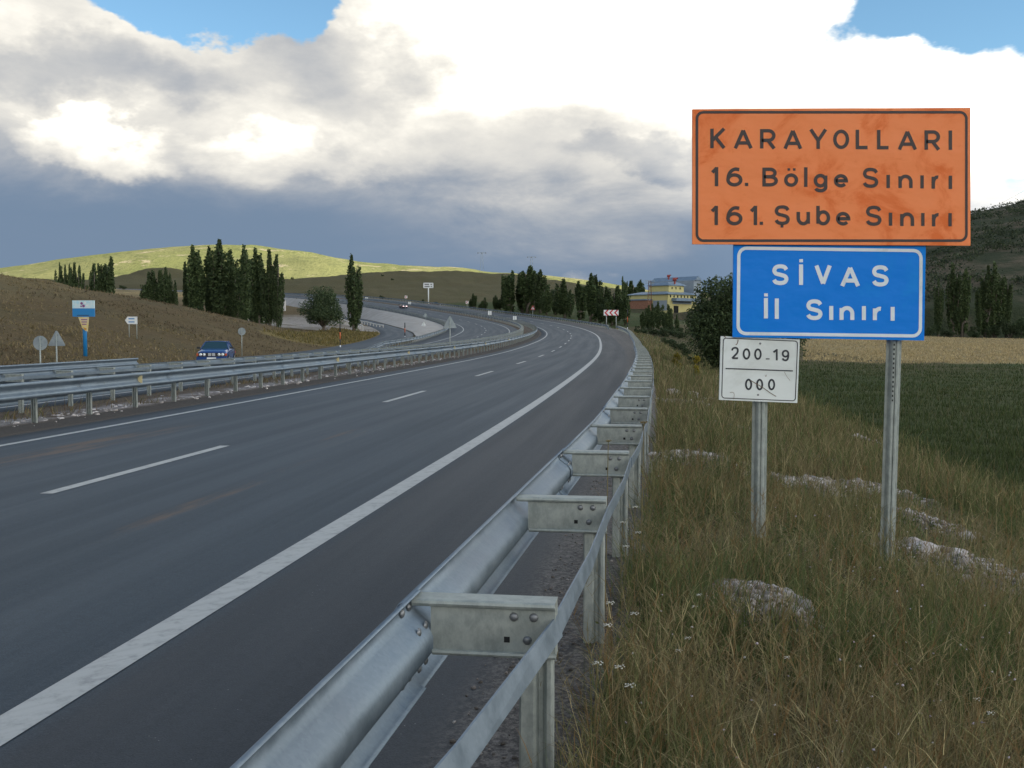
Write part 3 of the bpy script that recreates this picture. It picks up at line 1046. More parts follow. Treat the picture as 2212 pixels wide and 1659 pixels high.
# embankment of pale earth between the opposite carriageway and the slip road
s_e = np.arange(float(Sof(128)), float(Sof(515)), 3.0)
top = surf(s_e, edge_l(s_e) - 0.10, -0.02)
ytop = top[:, 1]
foot = slip_at(ytop - 0.0, -(sl_w(ytop) / 2 + 0.10 + 1.2 * (1 - smooth(128, 160, ytop))))
foot[:, 2] += 0.02
rows = [top]
for t in (0.2, 0.4, 0.6, 0.8, 1.0):
    q = top * (1 - t) + foot * t
    q[:, 2] += 0.5 * math.sin(PI * t) * smooth(150, 200, ytop) + (fbm(q[:, 0] * 0.3, q[:, 1] * 0.3 + t * 9, 3, 4) - 0.5) * 0.25 * math.sin(PI * t) + 0.07
    rows.append(q)
emb = place(grid_mesh('embankment', np.stack(rows, 1)[:, ::-1], M_['embankment']), 'embankment')
tag(emb, 'pale bare earth embankment under the far curved guardrail', kind='structure')


# hills that stand behind: built as sheets over (bearing, distance)
def hill(name, px_list, Yc, Y0, Y1, u_rng, m, label, back, rough_amp, nu=220, ny=70, pw=1.0):
    P3 = [at_y(a, b, Yc) for a, b in px_list]
    us = [p[0] / Yc for p in P3]; zs = [p[2] for p in P3]
    u = np.linspace(u_rng[0], u_rng[1], nu)
    Yv = Y0 + (Y1 - Y0) * np.linspace(0, 1, ny) ** 1.15
    U_, Y_ = np.meshgrid(u, Yv)
    crest = spline(us, zs)(U_)
    crest = np.where(U_ < us[0], zs[0] + (U_ - us[0]) * 40, crest)
    crest = np.where(U_ > us[-1], zs[-1] + (U_ - us[-1]) * back, crest)
    t = (Y_ - Y0) / (Yc - Y0)
    prof = np.where(t < 1, np.clip(t, 0, 1) ** pw * (1 - 0.0) * (1.35 - 0.35 * np.clip(t, 0, 1)), 1 - 0.25 * (np.clip(t, 1, 9) - 1) ** 1.3)
    X_ = U_ * Y_
    Z_ = 6 + (crest - 6) * prof - 14 * (t <= 0.001)
    Z_ += (fbm(X_ / 130, Y_ / 130, 5, 40) - 0.5) * rough_amp * np.clip(t * 2, 0, 1) * np.where(np.abs(t - 1) < 0.12, 0.35, 1)
    o = place(grid_mesh(name, np.stack([X_, Y_, Z_], -1)[:, :], m), name)
    return tag(o, label, kind='structure')


hill('far_hill', [(-300, 612), (0, 580), (100, 563), (200, 549), (300, 538), (400, 531), (480, 528), (580, 535), (700, 550), (800, 568), (900, 577), (980, 582), (1100, 590), (1200, 598), (1300, 612), (1400, 628)],
     1700, 1080, 2600, (-1.0, 0.35), M_['far_hill'], 'sunlit yellow green hill on the horizon behind the dark poplars', -120, 26, 300, 90, 0.85)
hill('side_hill', [(1450, 690), (1560, 662), (1650, 632), (1750, 600), (1850, 566), (1950, 526), (2040, 486), (2097, 464), (2150, 451), (2212, 437), (2330, 415)],
     620, 285, 1000, (0.15, 1.5), M_['right_hill'], 'steep dark scrubby hillside behind the straw field', 60, 16, 200, 80, 0.95)

# unseen cloud added to shade the road, placed and sized for its shadow
CLOUD_Z = 3600.0
cc = Vector((-60, 380, 0)) + SUN_DIR * (CLOUD_Z / SUN_DIR.z)
bm = bmesh.new()
bmesh.ops.create_icosphere(bm, subdivisions=5, radius=1.0)
for v in bm.verts:
    p = v.co.copy()
    lum = 1 + 0.10 * math.sin(p.x * 7 + p.y * 5) * math.cos(p.y * 9 - p.z * 6) + 0.06 * math.sin(p.x * 17 + 2) * math.sin(p.y * 15) + 0.03 * math.sin(p.x * 31) * math.cos(p.y * 37 + p.z * 20)
    v.co = Vector((p.x * 980 * lum, p.y * 720 * lum, (p.z * 130 * lum) if p.z > 0 else p.z * 45 * lum))
me = bpy.data.meshes.new('cloud'); bm.to_mesh(me); bm.free()
me.materials.append(M_['cloud'])
me.polygons.foreach_set('use_smooth', [True] * len(me.polygons))
cl = place(me, 'cloud', loc=cc)
tag(cl, 'broad unseen cloud added to shade the road', kind='structure')


# ---------------------------------------------------------------- guardrails
PROFILE = [(0.046, 0.152), (0.056, 0.155), (0.066, 0.150), (0.078, 0.132), (0.082, 0.112), (0.076, 0.092), (0.060, 0.078), (0.024, 0.052), (0.008, 0.036), (0.000, 0.018),
           (0.000, -0.018), (0.008, -0.036), (0.024, -0.052), (0.060, -0.078), (0.076, -0.092), (0.082, -0.112), (0.076, -0.132), (0.060, -0.150), (0.044, -0.160), (0.030, -0.164)]
PROF_N = [(PROFILE[min(i + 1, 19)][1] - PROFILE[max(i - 1, 0)][1], -(PROFILE[min(i + 1, 19)][0] - PROFILE[max(i - 1, 0)][0])) for i in range(20)]
TH = 0.0035
BEAM_C = 0.603          # centre height of the beam


def thick_poly(points, t):
    """closed outline of a bent sheet following the polyline"""
    n = len(points); L = []; R = []
    for i in range(n):
        a = Vector(points[max(i - 1, 0)]); b = Vector(points[min(i + 1, n - 1)])
        d = (b - a).normalized(); nn = Vector((-d.y, d.x)) * t / 2
        p = Vector(points[i])
        L.append(p + nn); R.append(p - nn)
    return L, R


def extrude_sheet(mb, points, t, z0, z1, M=None):
    L, R = thick_poly(points, t)
    n = len(points)
    vs = []
    for z in (z0, z1):
        vs += [(p.x, p.y, z) for p in L] + [(p.x, p.y, z) for p in R]
    if M is not None:
        vs = [tuple(M @ Vector(v)) for v in vs]
    fs = []
    for i in range(n - 1):
        fs.append((i, i + 1, 2 * n + i + 1, 2 * n + i))
        fs.append((n + i + 1, n + i, 3 * n + i, 3 * n + i + 1))
        fs.append((2 * n + i, 2 * n + i + 1, 3 * n + i + 1, 3 * n + i))
    fs.append((0, 2 * n, 3 * n, n)); fs.append((n - 1, 2 * n - 1, 4 * n - 1, 3 * n - 1))
    mb.add(vs, fs)


# post: bent sigma section
SIGMA = [(0.040, -0.026), (0.050, -0.026), (0.050, 0.024), (0.046, 0.029), (0.008, 0.029), (0.001, 0.022), (-0.006, 0.006), (-0.022, 0.006), (-0.030, 0.022), (-0.036, 0.029), (-0.046, 0.029), (-0.050, 0.024), (-0.050, -0.026), (-0.040, -0.026)]
mb = MB()
extrude_sheet(mb, [(x - 0.325, y) for x, y in SIGMA], 0.005, -0.45, 0.60)
POST_ME = mb.mesh('guardrail_post', M_['steel_dull'])
mb = MB()
extrude_sheet(mb, [(x - 0.325, y) for x, y in SIGMA[1:13:2]], 0.006, -0.45, 0.60)
POST_ME_FAR = mb.mesh('guardrail_post_plain', M_['steel_dull'])

# spacer: channel with rolled lips, web towards the viewer
mb = MB()
mb.box(-0.425, 0.005, 0.036, 0.041, 0.585, 0.722)
mb.box(-0.425, 0.060, -0.040, 0.046, 0.722, 0.727)
mb.box(-0.425, 0.000, -0.040, 0.046, 0.580, 0.585)
mb.cyl((-0.425, 0.048, 0.7165), (0.062, 0.048, 0.7165), 0.0115, n=8)
mb.cyl((-0.428, 0.048, 0.5880), (-0.002, 0.048, 0.5880), 0.0095, n=8)
mb.box(-0.424, -0.420, -0.040, 0.036, 0.586, 0.7215)
mb.v = [(x * 0.91 if x < 0 else x, y, z + 0.014 if z > 0.65 else z - 0.012) for x, y, z in mb.v]
SPACER_ME = mb.mesh('spacer_channel', M_['steel_dull'])
mb = MB()
mb.box(-0.425, 0.005, 0.036, 0.046, 0.590, 0.722)
mb.box(-0.425, 0.060, -0.040, 0.056, 0.722, 0.730)
mb.box(-0.425, 0.000, -0.040, 0.056, 0.580, 0.590)
mb.v = [(x * 0.91 if x < 0 else x, y, z + 0.014 if z > 0.65 else z - 0.012) for x, y, z in mb.v]
SPACER_ME_FAR = mb.mesh('spacer_plain', M_['steel_dull'])
mb = MB(); mb.dome((0, 0, 0), (0, 1, 0), 0.0145, 0.010, 10)
BOLT_ME = mb.mesh('bolt_head', M_['steel_dark'], True)
mb = MB(); mb.box(-0.009, 0.009, 0.0, 0.0012, -0.009, 0.009)
HOLE_ME = mb.mesh('square_hole', M_['void'])
mb = MB(); mb.add([(-0.055, 0.004, -0.055), (0.055, 0.004, -0.085), (0.055, 0.004, 0.085), (-0.055, 0.004, 0.055), (-0.055, -0.004, -0.055), (0.055, -0.004, -0.085), (0.055, -0.004, 0.085), (-0.055, -0.004, 0.055)],
                  [(0, 1, 2, 3), (7, 6, 5, 4), (0, 4, 5, 1), (1, 5, 6, 2), (2, 6, 7, 3), (3, 7, 4, 0)])
REFL_ME = mb.mesh('reflector_plate', M_['reflector'])


def rail_frame(s, off, f):
    """3x3 basis and origin on the ground at s/off; local x looks to the traffic side"""
    x, y, z, tx, ty = frame(s)
    P_ = surf(s, off)
    X = Vector((-ty * f, tx * f, 0)); Z = Vector((0, 0, 1)); Yv = Z.cross(X)
    return Vector(tuple(map(float, P_))), X, Yv, Z


def basis(o, X, Y, Z):
    M = Matrix.Identity(4)
    for i in range(3):
        M[i][0] = X[i]; M[i][1] = Y[i]; M[i][2] = Z[i]; M[i][3] = o[i]
    return M


def beam_mesh(off, f, s0, s1, drop=None, step=1.0, shift=0.0):
    n = max(2, int(math.ceil((s1 - s0) / step)) + 1)
    vs = []; fs = []
    m = len(PROFILE)
    for s in np.linspace(s0, s1, n):
        o, X, Yv, Z = rail_frame(s, off(s), f)
        dz = drop(s) if drop else 0.0
        for (p, z), (nx, nz) in zip(PROFILE, PROF_N):
            vs.append(o + X * (p + shift) + Z * (BEAM_C + z + dz))
        for (p, z), (nx, nz) in zip(PROFILE, PROF_N):
            l = math.hypot(nx, nz)
            vs.append(o + X * (p + shift + nx / l * TH) + Z * (BEAM_C + z + dz + nz / l * TH))
    for i in range(n - 1):
        for j in range(m - 1):
            a = i * 2 * m + j; b = (i + 1) * 2 * m + j
            fs.append((a, a + 1, b + 1, b))
            a += m; b += m
            fs.append((a, b, b + 1, a + 1))
        a = i * 2 * m; b = (i + 1) * 2 * m
        fs.append((a, b, b + m, a + m)); fs.append((a + m - 1, a + 2 * m - 1, b + 2 * m - 1, b + m - 1))
    for i in (0, n - 1):
        for j in range(m - 1):
            a = i * 2 * m + j
            fs.append((a, a + m, a + m + 1, a + 1))
    return vs, fs


def guardrail(label, off, f, s0, s1, spacing=2.0, strap=True, detail_to=40, posts_to=None, group=None, drop=None, phase=0.0, refl=(), lift=0.0, lower=None):
    o0, X, Yv, Z = rail_frame(s0, off(s0), f)
    root = thing('guardrail', o0, label, 'guardrail', group)
    if lift: drop = lambda s: lift
    posts_to = posts_to or s1
    # beams, four metres each, every other joint lapped
    s = s0; k = 0
    while s < s1 - 0.5:
        e = min(s + 4.0, s1)
        if s > posts_to:
            e = s1
        vs, fs = beam_mesh(off, f, s - (0.16 if k else 0), e, drop, 1.0 if s < 120 else 2.0, 0.0 if k % 2 else 0.0085)
        mb = MB(); mb.add(vs, fs)
        bmo = mb.build('beam', M_['steel'], root, smooth_=True, world=True, fix=False)
        if s > posts_to: bmo['kind'] = 'stuff'
        if s < detail_to:                                          # splice bolts
            for bz in (0.112, 0.055, -0.055, -0.112):
                for ds_ in (-0.05, -0.13):
                    o, X, Yv, Z = rail_frame(s + ds_, off(s + ds_), f)
                    px = 0.082 if abs(bz) > 0.1 else 0.03
                    Mb = basis(o + X * (px - 0.009) + Z * (BEAM_C + bz), Yv, -X, Z)
                    q = place(BOLT_ME, 'bolt', bmo)
                    q.matrix_local = Matrix.Translation(root.location) @ Matrix.Translation(-root.location) @ Mb
                    q.location = Vector(Mb.translation)
        s = e; k += 1
    if lower:                                                      # second beam below the first
        s = s0
        while s < lower[1]:
            e = min(s + 4.0, lower[1])
            vs, fs = beam_mesh(off, f, s - 0.1, e, lambda q: lift + lower[0], 2.0)
            mb = MB(); mb.add(vs, fs)
            mb.build('lower_beam', M_['steel'], root, smooth_=True, world=True, fix=False)
            s = e
    # posts and spacers
    s = s0 + phase
    prev = None; strap_run = []
    while s <= min(posts_to, s1) + 0.01:
        o, X, Yv, Z = rail_frame(s, off(s), f)
        dz = drop(s) if drop else 0.0
        near = s < detail_to
        M = basis(o - root.location + Z * dz, X, Yv, Z)
        place(POST_ME if near else POST_ME_FAR, 'post', root, M=M)
        if dz > -0.05:
            sp = place(SPACER_ME if near else SPACER_ME_FAR, 'spacer', root, M=M)
            if s < 14 and off(s) < 0:
                for bx_, bz in ((-0.258, 0.694), (-0.320, 0.694), (-0.300, 0.622)):
                    place(BOLT_ME, 'bolt', sp, loc=(bx_, 0.041, bz))
                place(HOLE_ME, 'bolt_hole', sp, loc=(-0.236, 0.0412, 0.622))
        strap_run.append((s, o, X, Z, dz))
        s += spacing
    if strap and len(strap_run) > 1:
        seg = []
        i = 0
        while i < len(strap_run) - 1:
            j = min(i + 2, len(strap_run) - 1)
            if strap_run[i][0] > detail_to * 2:
                j = min(i + 30, len(strap_run) - 1)
            mb = MB(); ring = []
            pts = strap_run[i:j + 1]
            dense = []
            for a, b in zip(pts[:-1], pts[1:]):
                for t in ((0, 0.5) if a[0] < detail_to else (0,)):
                    sag = -0.012 * math.sin(PI * t)
                    dense.append((a[1].lerp(b[1], t), a[2], sag + a[4], t, a[0] + (b[0] - a[0]) * t))
            dense.append((pts[-1][1], pts[-1][2], pts[-1][4], 0, pts[-1][0]))
            lap = 0.006 if (i // 2) % 2 else 0.0
            for p, X, dz, t, sv in dense:
                bul = 0.010 * math.sin(PI * t)
                tw = 0.0
                if off(sv) < 0:                       # the strap is bent and twisted at the near end
                    bul -= 0.20 * float(np.clip((s_first - sv) / 2.0, 0, 1)) if sv < s_first else 0.0
                    tw = 0.022 * float(1 - smooth(s_first - 1.4, s_first + 3.0, sv))
                for xo in (-0.394 - lap - bul, -0.400 - lap - bul):
                    for zz in (0.628, 0.698):
                        mb.v.append(tuple(p + X * (xo + (tw if zz > 0.65 else 0.0)) + Vector((0, 0, zz + dz - (tw * 0.35 if zz > 0.65 else 0.0)))))
            for q in range(len(dense) - 1):
                a = q * 4; b = a + 4
                for f4 in ((a, b, b + 1, a + 1), (a + 2, a + 3, b + 3, b + 2), (a + 1, b + 1, b + 3, a + 3), (a, a + 2, b + 2, b)):
                    mb.f.append(f4); mb.mi.append(0)
            mb.f.append((0, 1, 3, 2)); mb.mi.append(0)
            e = (len(dense) - 1) * 4
            mb.f.append((e, e + 2, e + 3, e + 1)); mb.mi.append(0)
            mb.build('strap', M_['steel'], root, world=True)
            i = j
    for sr in refl:
        o, X, Yv, Z = rail_frame(sr, off(sr), f)
        Mr = basis(o - root.location + X * 0.045 + Z * (BEAM_C + lift), X, Yv, Z)
        place(REFL_ME, 'reflector', root, M=Mr)
    return root


def end_drop(a, b, lo=-0.62):
    """rail ramps into the ground between s=a and s=b"""
    return lambda s: lo * float(np.clip((s - a) / (b - a), 0, 1)) if a < b else lo * float(np.clip((a - s) / (a - b), 0, 1))


S_GAP = float(Sof(182))
# first spacer stands 3.35 m ahead of the camera
s_first = float(Sof(3.53))
near_rail = guardrail('galvanised guardrail with spacer arms and rear strap, running past the province sign', lambda s: float(rail_off(s)), 1, s_first - 8.0, S_GAP, detail_to=46)
guardrail('galvanised guardrail beyond the gap, running behind the red chevron board', lambda s: float(rail_off(s)) + 0.9, 1, S_GAP + 3.0, float(Sof(560)), detail_to=0, posts_to=float(Sof(470)), spacing=2.0,
          drop=end_drop(S_GAP + 7, S_GAP + 3, -0.5))
med1 = lambda s: 8.92
med2 = lambda s: 11.50
guardrail('galvanised median guardrail facing the near carriageway, with small yellow reflectors', med1, -1, -16.0, float(Sof(560)), detail_to=46, posts_to=float(Sof(330)), phase=0.9, lift=0.08, refl=[float(Sof(y)) for y in (22.2, 37.6, 50, 64, 80, 100)])
guardrail('galvanised median guardrail facing the opposite carriageway, its spacer arms turned to the near one', med2, 1, -16.0, float(Sof(560)), detail_to=60, posts_to=float(Sof(330)), phase=1.5, lift=0.14, lower=(-0.40, 150.0))
guardrail('short galvanised guardrail with a cut pale end, below the round and triangular signs', lambda s: 20.15, -1, -18.0, float(Sof(44.5)), detail_to=0, phase=0.4)
r4 = ramp_y([(80, 20.2), (88, 20.4), (100, 20.9), (112, 21.4), (155, 24.4), (175, 25.0), (860, 24.8)])
guardrail('galvanised guardrail curving along the top of the pale embankment, its end ramped into the ground', lambda s: float(r4(s)), -1, float(Sof(86)), float(Sof(520)), detail_to=0, posts_to=float(Sof(400)),
          drop=end_drop(float(Sof(99)), float(Sof(86)), -0.70))


# ---------------------------------------------------------------- lettering: strokes of even width, as on the signs
def arc(cx, cy, rx, ry, a0, a1, n=12):
    return [(cx + rx * math.cos(math.radians(a0 + (a1 - a0) * i / n)), cy + ry * math.sin(math.radians(a0 + (a1 - a0) * i / n))) for i in range(n + 1)]


def catmull(p, n=6):
    out = []
    q = [p[0]] + list(p) + [p[-1]]
    for i in range(1, len(q) - 2):
        for k in range(n):
            t = k / n
            out.append(tuple(0.5 * ((2 * q[i][j]) + (-q[i - 1][j] + q[i + 1][j]) * t + (2 * q[i - 1][j] - 5 * q[i][j] + 4 * q[i + 1][j] - q[i + 2][j]) * t * t + (-q[i - 1][j] + 3 * q[i][j] - 3 * q[i + 1][j] + q[i + 2][j]) * t ** 3) for j in (0, 1)))
    out.append(p[-1])
    return out


S_CURVE = catmull([(1, .80), (.84, .95), (.5, 1), (.16, .94), (.02, .76), (.14, .58), (.5, .5), (.88, .41), (1, .24), (.86, .06), (.5, 0), (.14, .06), (0, .2)])
GLY = {
    'K': [[(0, 0), (0, 1)], [(1, 1), (0, .38)], [(.30, .56), (1, 0)]],
    'A': [[(0, 0), (.5, 1)], [(1, 0), (.5, 1)], [(.17, .30), (.83, .30)]],
    'R': [[(0, 0), (0, 1), (.55, 1)] + arc(.55, .73, .42, .27, 90, -90) + [(0, .46)], [(.5, .46), (1, 0)]],
    'Y': [[(0, 1), (.5, .43)], [(1, 1), (.5, .43)], [(.5, .48), (.5, 0)]],
    'O': [arc(.5, .5, .5, .5, 0, 360, 28)],
    '0': [arc(.5, .5, .5, .5, 0, 360, 28)],
    'L': [[(0, 1), (0, 0), (1, 0)]],
    'I': [[(.5, 0), (.5, 1)]],
    '1': [[(.8, 0), (.8, 1)], [(.84, .95), (.0, .72)]],
    '6': [arc(.5, .31, .5, .31, 0, 360, 24), catmull([(.0, .33), (.06, .62), (.26, .86), (.55, .98), (.88, .95)])],
    '9': [arc(.5, .69, .5, .31, 0, 360, 24), catmull([(1.0, .67), (.98, .36), (.82, .10), (.52, .0), (.12, .08), (.04, .22)])],
    '2': [catmull([(0, .74), (.12, .93), (.5, 1), (.88, .93), (.98, .70), (.80, .46), (.36, .20), (0, .0)]), [(0, 0), (1, 0)]],
    'B': [[(0, 0), (0, 1), (.5, 1)] + arc(.5, .76, .40, .24, 90, -90) + [(0, .52)], [(.5, .52)] + arc(.5, .26, .5, .26, 90, -90) + [(0, 0), (0, .1)]],
    'o': [arc(.5, .5, .5, .5, 0, 360, 24)],
    'S': [S_CURVE],
    'n': [[(0, 0), (0, 1)], [(0, .5)] + arc(.5, .52, .5, .48, 170, 0) + [(1, 0)]],
    'u': [[(1, 1), (1, 0)], [(0, 1), (0, .5)] + arc(.5, .48, .5, .48, 180, 350)],
    'r': [[(0, 0), (0, 1)], [(0, .45)] + arc(.75, .45, .75, .52, 175, 80)],
    'b': [[(0, 0), (0, 1)], arc(.5, .33, .5, .33, 0, 360, 24)],
    'g': [arc(.5, .66, .5, .34, 0, 360, 24), [(1, 1), (1, .22)] + arc(.5, .22, .5, .22, 0, -160)],
    'e': [[(0.02, .5), (1, .5)] + arc(.5, .5, .5, .5, 0, 318, 24)],
    'V': [[(0, 1), (.5, 0)], [(1, 1), (.5, 0)]],
    '-': [[(0, .5), (1, .5)]],
}


def stroke(mb, pts, t, to3):
    pts = [p for i, p in enumerate(pts) if i == 0 or math.hypot(p[0] - pts[i - 1][0], p[1] - pts[i - 1][1]) > 1e-4]
    n = len(pts)
    closed = n > 3 and math.hypot(pts[0][0] - pts[-1][0], pts[0][1] - pts[-1][1]) < 1e-6
    if closed: pts = pts[:-1]; n -= 1
    L = []; R = []
    for i in range(n):
        p = Vector(pts[i])
        a = Vector(pts[i - 1]) if (i > 0 or closed) else None
        b = Vector(pts[(i + 1) % n]) if (i < n - 1 or closed) else None
        d0 = (p - a).normalized() if a is not None else (b - p).normalized()
        d1 = (b - p).normalized() if b is not None else d0
        n0 = Vector((-d0.y, d0.x)); n1 = Vector((-d1.y, d1.x))
        m = (n0 + n1)
        m = m.normalized() if m.length > 1e-4 else n0
        k = 1 / max(m.dot(n0), 0.35)
        if k > 1.6: k = 1.0
        L.append(p + m * t / 2 * k); R.append(p - m * t / 2 * k)
    vs = [to3(q) for q in L] + [to3(q) for q in R]
    rng = range(n) if closed else range(n - 1)
    mb.add(vs, [(i, (i + 1) % n, n + (i + 1) % n, n + i) for i in rng])


def glyph(mb, ch, x0, x1, yt, yb, t, put):
    """draw one character into the pixel box; y grows downwards"""
    h = t / 2
    ax, bx_ = x0 + h, x1 - h
    if bx_ < ax: ax = bx_ = (x0 + x1) / 2
    flat = ch in 'KALRYIB1nurbV2'
    at, ab = (yt, yb) if flat else (yt + h, yb - h)
    if ch == 'A': at = yt + h * 0.9
    if ch == 'V': ab = yb - h * 0.9
    if ch in 'LB2': ab = yb - h
    if ch in 'RB': at = yt + h
    if ch in 'nr': at = yt + h
    if ch in 'ub': ab = yb - h if ch != 'u' else yb - h
    for pl in GLY[ch]:
        put([(ax + (bx_ - ax) * px, ab + (at - ab) * py) for px, py in pl], t)


def round_rect(x0, x1, y0, y1, r, n=6):
    pts = []
    for cx, cy, a in ((x1 - r, y0 + r, -90), (x1 - r, y1 - r, 0), (x0 + r, y1 - r, 90), (x0 + r, y0 + r, 180)):
        pts += arc(cx, cy, r, r, a, a + 90, n)
    return pts + [pts[0]]


# ---------------------------------------------------------------- the province sign: two posts, three panels
SIGN_Y = 8.0


def z4(zx, zy, Y=SIGN_Y):
    return at_y((1700 + zx / 2.5721) * 0.86406, (240 + zy / 2.5721) * 0.86406, Y)


def z5(zx, zy, Y=SIGN_Y):                # close view of the white panel
    return at_y((1780 + zx / 8.2958) * 0.86406, (820 + zy / 8.2958) * 0.86406, Y)


pl_ = at_y(1641.5, 900, SIGN_Y + 0.10); pr_ = at_y(1929, 900, SIGN_Y + 0.10)
gl = land1(pl_[0], SIGN_Y + 0.1); gr_ = land1(pr_[0], SIGN_Y + 0.1)
sign = thing('road_sign', (float(pl_[0]), SIGN_Y + 0.1, gl), 'orange, blue and white border sign on two steel posts beside the guardrail', 'road sign')
HAT = [(-0.062, 0.0), (-0.040, 0.0), (-0.036, -0.004), (-0.026, -0.042), (-0.020, -0.046), (-0.008, -0.046), (-0.004, -0.036), (0.004, -0.036), (0.008, -0.046), (0.020, -0.046), (0.026, -0.042), (0.036, -0.004), (0.040, 0.0), (0.062, 0.0)]


def sign_post(px_top, px_bot, ytop, g):
    t3 = at_y(px_top[0], px_top[1], SIGN_Y + 0.1); b3 = at_y(px_bot[0], px_bot[1], SIGN_Y + 0.1)
    dx_ = (t3[0] - b3[0]) / (t3[2] - b3[2])
    ztop = z4(0, ytop)[2]
    mb = MB()
    L, R = thick_poly([(x * 0.95, y * 0.95) for x, y in HAT], 0.005)
    n = len(HAT); vs = []
    for z in (g - 0.5, ztop):
        ox = b3[0] + dx_ * (z - b3[2])
        vs += [(p.x + ox, p.y + SIGN_Y + 0.1, z) for p in L] + [(p.x + ox, p.y + SIGN_Y + 0.1, z) for p in R]
    fs = []
    for i in range(n - 1):
        fs += [(i, i + 1, 2 * n + i + 1, 2 * n + i), (n + i + 1, n + i, 3 * n + i, 3 * n + i + 1), (2 * n + i, 2 * n + i + 1, 3 * n + i + 1, 3 * n + i)]
    fs += [(0, 2 * n, 3 * n, n), (n - 1, 2 * n - 1, 4 * n - 1, 3 * n - 1)]
    mb.add(vs, fs)
    o = mb.build('post', M_['steel_dull'], sign, world=True)
    return o, (b3, dx_)


sign_post((1641.5, 880), (1637.5, 1160), 1500, gl)
prr, (b3, dx_) = sign_post((1931, 745), (1915, 1235), 200, gr_)
mb = MB()
for k in range(13):                       # row of punched holes in the right post
    z = z4(0, 1600)[2] - k * 0.036
    x = b3[0] + dx_ * (z - b3[2]) - 0.013
    mb.box(x - 0.007, x + 0.003, SIGN_Y + 0.0508, SIGN_Y + 0.0528, z - 0.008, z + 0.008)
tag(mb.build('punched_holes', M_['void'], prr), kind='stuff')


def panel(name, corners, zf, Y, m, thick=0.004, lip=0.022):
    """flat plate with folded edges; corners in a close view: tl tr br bl"""
    c = [Vector(zf(x, y, Y)) for x, y in corners]
    ctr = sum(c, Vector()) / 4
    mb = MB()
    n = 14
    for i in range(n):
        for j in range(8):
            q = []
            for a, b_ in ((i, j), (i + 1, j), (i + 1, j + 1), (i, j + 1)):
                u, v = a / n, b_ / 8
                q.append(c[0] * (1 - u) * (1 - v) + c[1] * u * (1 - v) + c[2] * u * v + c[3] * (1 - u) * v)
            mb.add(q, [(0, 3, 2, 1)])
    for k in range(4):
        a, b_ = c[k], c[(k + 1) % 4]
        back = Vector((0, lip, 0))
        mb.add([a, b_, b_ + back, a + back], [(0, 1, 2, 3)])
    back = Vector((0, thick, 0))
    mb.add([q + back for q in c], [(0, 1, 2, 3)])
    me = mb.mesh(name, m)
    bm = bmesh.new(); bm.from_mesh(me)
    bmesh.ops.remove_doubles(bm, verts=bm.verts, dist=0.0005)
    bm.to_mesh(me); bm.free()
    return place(me, name, sign, world=True)


def face_reader(mb):
    for i in range(len(mb.f)):             # all faces look at the reader
        a, b_, c = (Vector(mb.v[k]) for k in mb.f[i][:3])
        if (b_ - a).cross(c - a).y > 0: mb.f[i] = tuple(reversed(mb.f[i]))
    return mb


def lettering(parent, name, items, zf, Y, m, extra=()):
    """every character and every dot, rule or scratch is a piece of its own on the panel"""
    for ch, x0, x1, yt, yb, t in items:
        mb = MB()
        k = [0]

        def put(pts, t_):
            dy = 0.0003 * k[0]; k[0] += 1
            stroke(mb, pts, t_, lambda q: zf(q[0], q[1], Y - dy))
        glyph(mb, ch, x0, x1, yt, yb, t, put)
        place(face_reader(mb).mesh('letter', m), 'letter', parent)
    for pts, t in extra:
        mb = MB()
        stroke(mb, pts, t, lambda q: zf(q[0], q[1], Y))
        place(face_reader(mb).mesh(name, m), name, parent)


Y_OR, Y_BL, Y_WH = SIGN_Y - 0.020, SIGN_Y + 0.004, SIGN_Y + 0.022
por = panel('orange_panel', [(80, 85), (1868, 75), (1868, 962), (80, 953)], z4, Y_OR, M_['orange'])
por['label'] = 'orange panel with three lines of black lettering'
pbl = panel('blue_panel', [(345, 935), (1581, 940), (1570, 1572), (340, 1550)], z4, Y_BL, M_['blue'])
pbl['label'] = 'blue panel with two lines of white lettering'
pwh = panel('white_panel', [(187, 168), (1822, 238), (1770, 1556), (150, 1490)], z5, Y_WH, M_['white_panel'])
pwh['label'] = 'small white panel with black numbers'
T1 = 22.0
def tilt(x): return (x - 195) * 0.0075
L1 = [(c, a, b_, 210 + tilt(a), 335 + tilt(a), T1) for c, a, b_ in (('K', 195, 295), ('A', 345, 468), ('R', 515, 617), ('A', 665, 787), ('Y', 830, 948), ('O', 985, 1088), ('L', 1130, 1217), ('L', 1267, 1352), ('A', 1400, 1525), ('R', 1573, 1675), ('I', 1729, 1749))]
L2 = [('1', 197, 253, 457, 580, T1), ('6', 298, 402, 457, 582, T1), ('B', 530, 630, 460, 582, T1), ('o', 670, 760, 497, 584, T1), ('I', 799, 819, 458, 584, T1), ('g', 860, 948, 500, 620, T1), ('e', 990, 1080, 502, 588, T1),
      ('S', 1175, 1275, 461, 591, T1), ('I', 1329, 1349, 507, 592, T1), ('n', 1405, 1496, 505, 592, T1), ('I', 1547, 1567, 510, 594, T1), ('r', 1618, 1676, 508, 596, T1), ('I', 1729, 1749, 512, 598, T1)]
L3 = [('1', 195, 251, 706, 830, T1), ('6', 298, 402, 706, 832, T1), ('1', 447, 503, 706, 830, T1), ('S', 608, 706, 702, 830, T1), ('u', 750, 836, 745, 832, T1), ('b', 877, 966, 706, 832, T1), ('e', 1003, 1095, 745, 833, T1),
      ('S', 1195, 1296, 705, 835, T1), ('I', 1344, 1364, 750, 834, T1), ('n', 1416, 1506, 748, 836, T1), ('I', 1552, 1572, 752, 836, T1), ('r', 1620, 1678, 750, 838, T1), ('I', 1727, 1747, 753, 838, T1)]
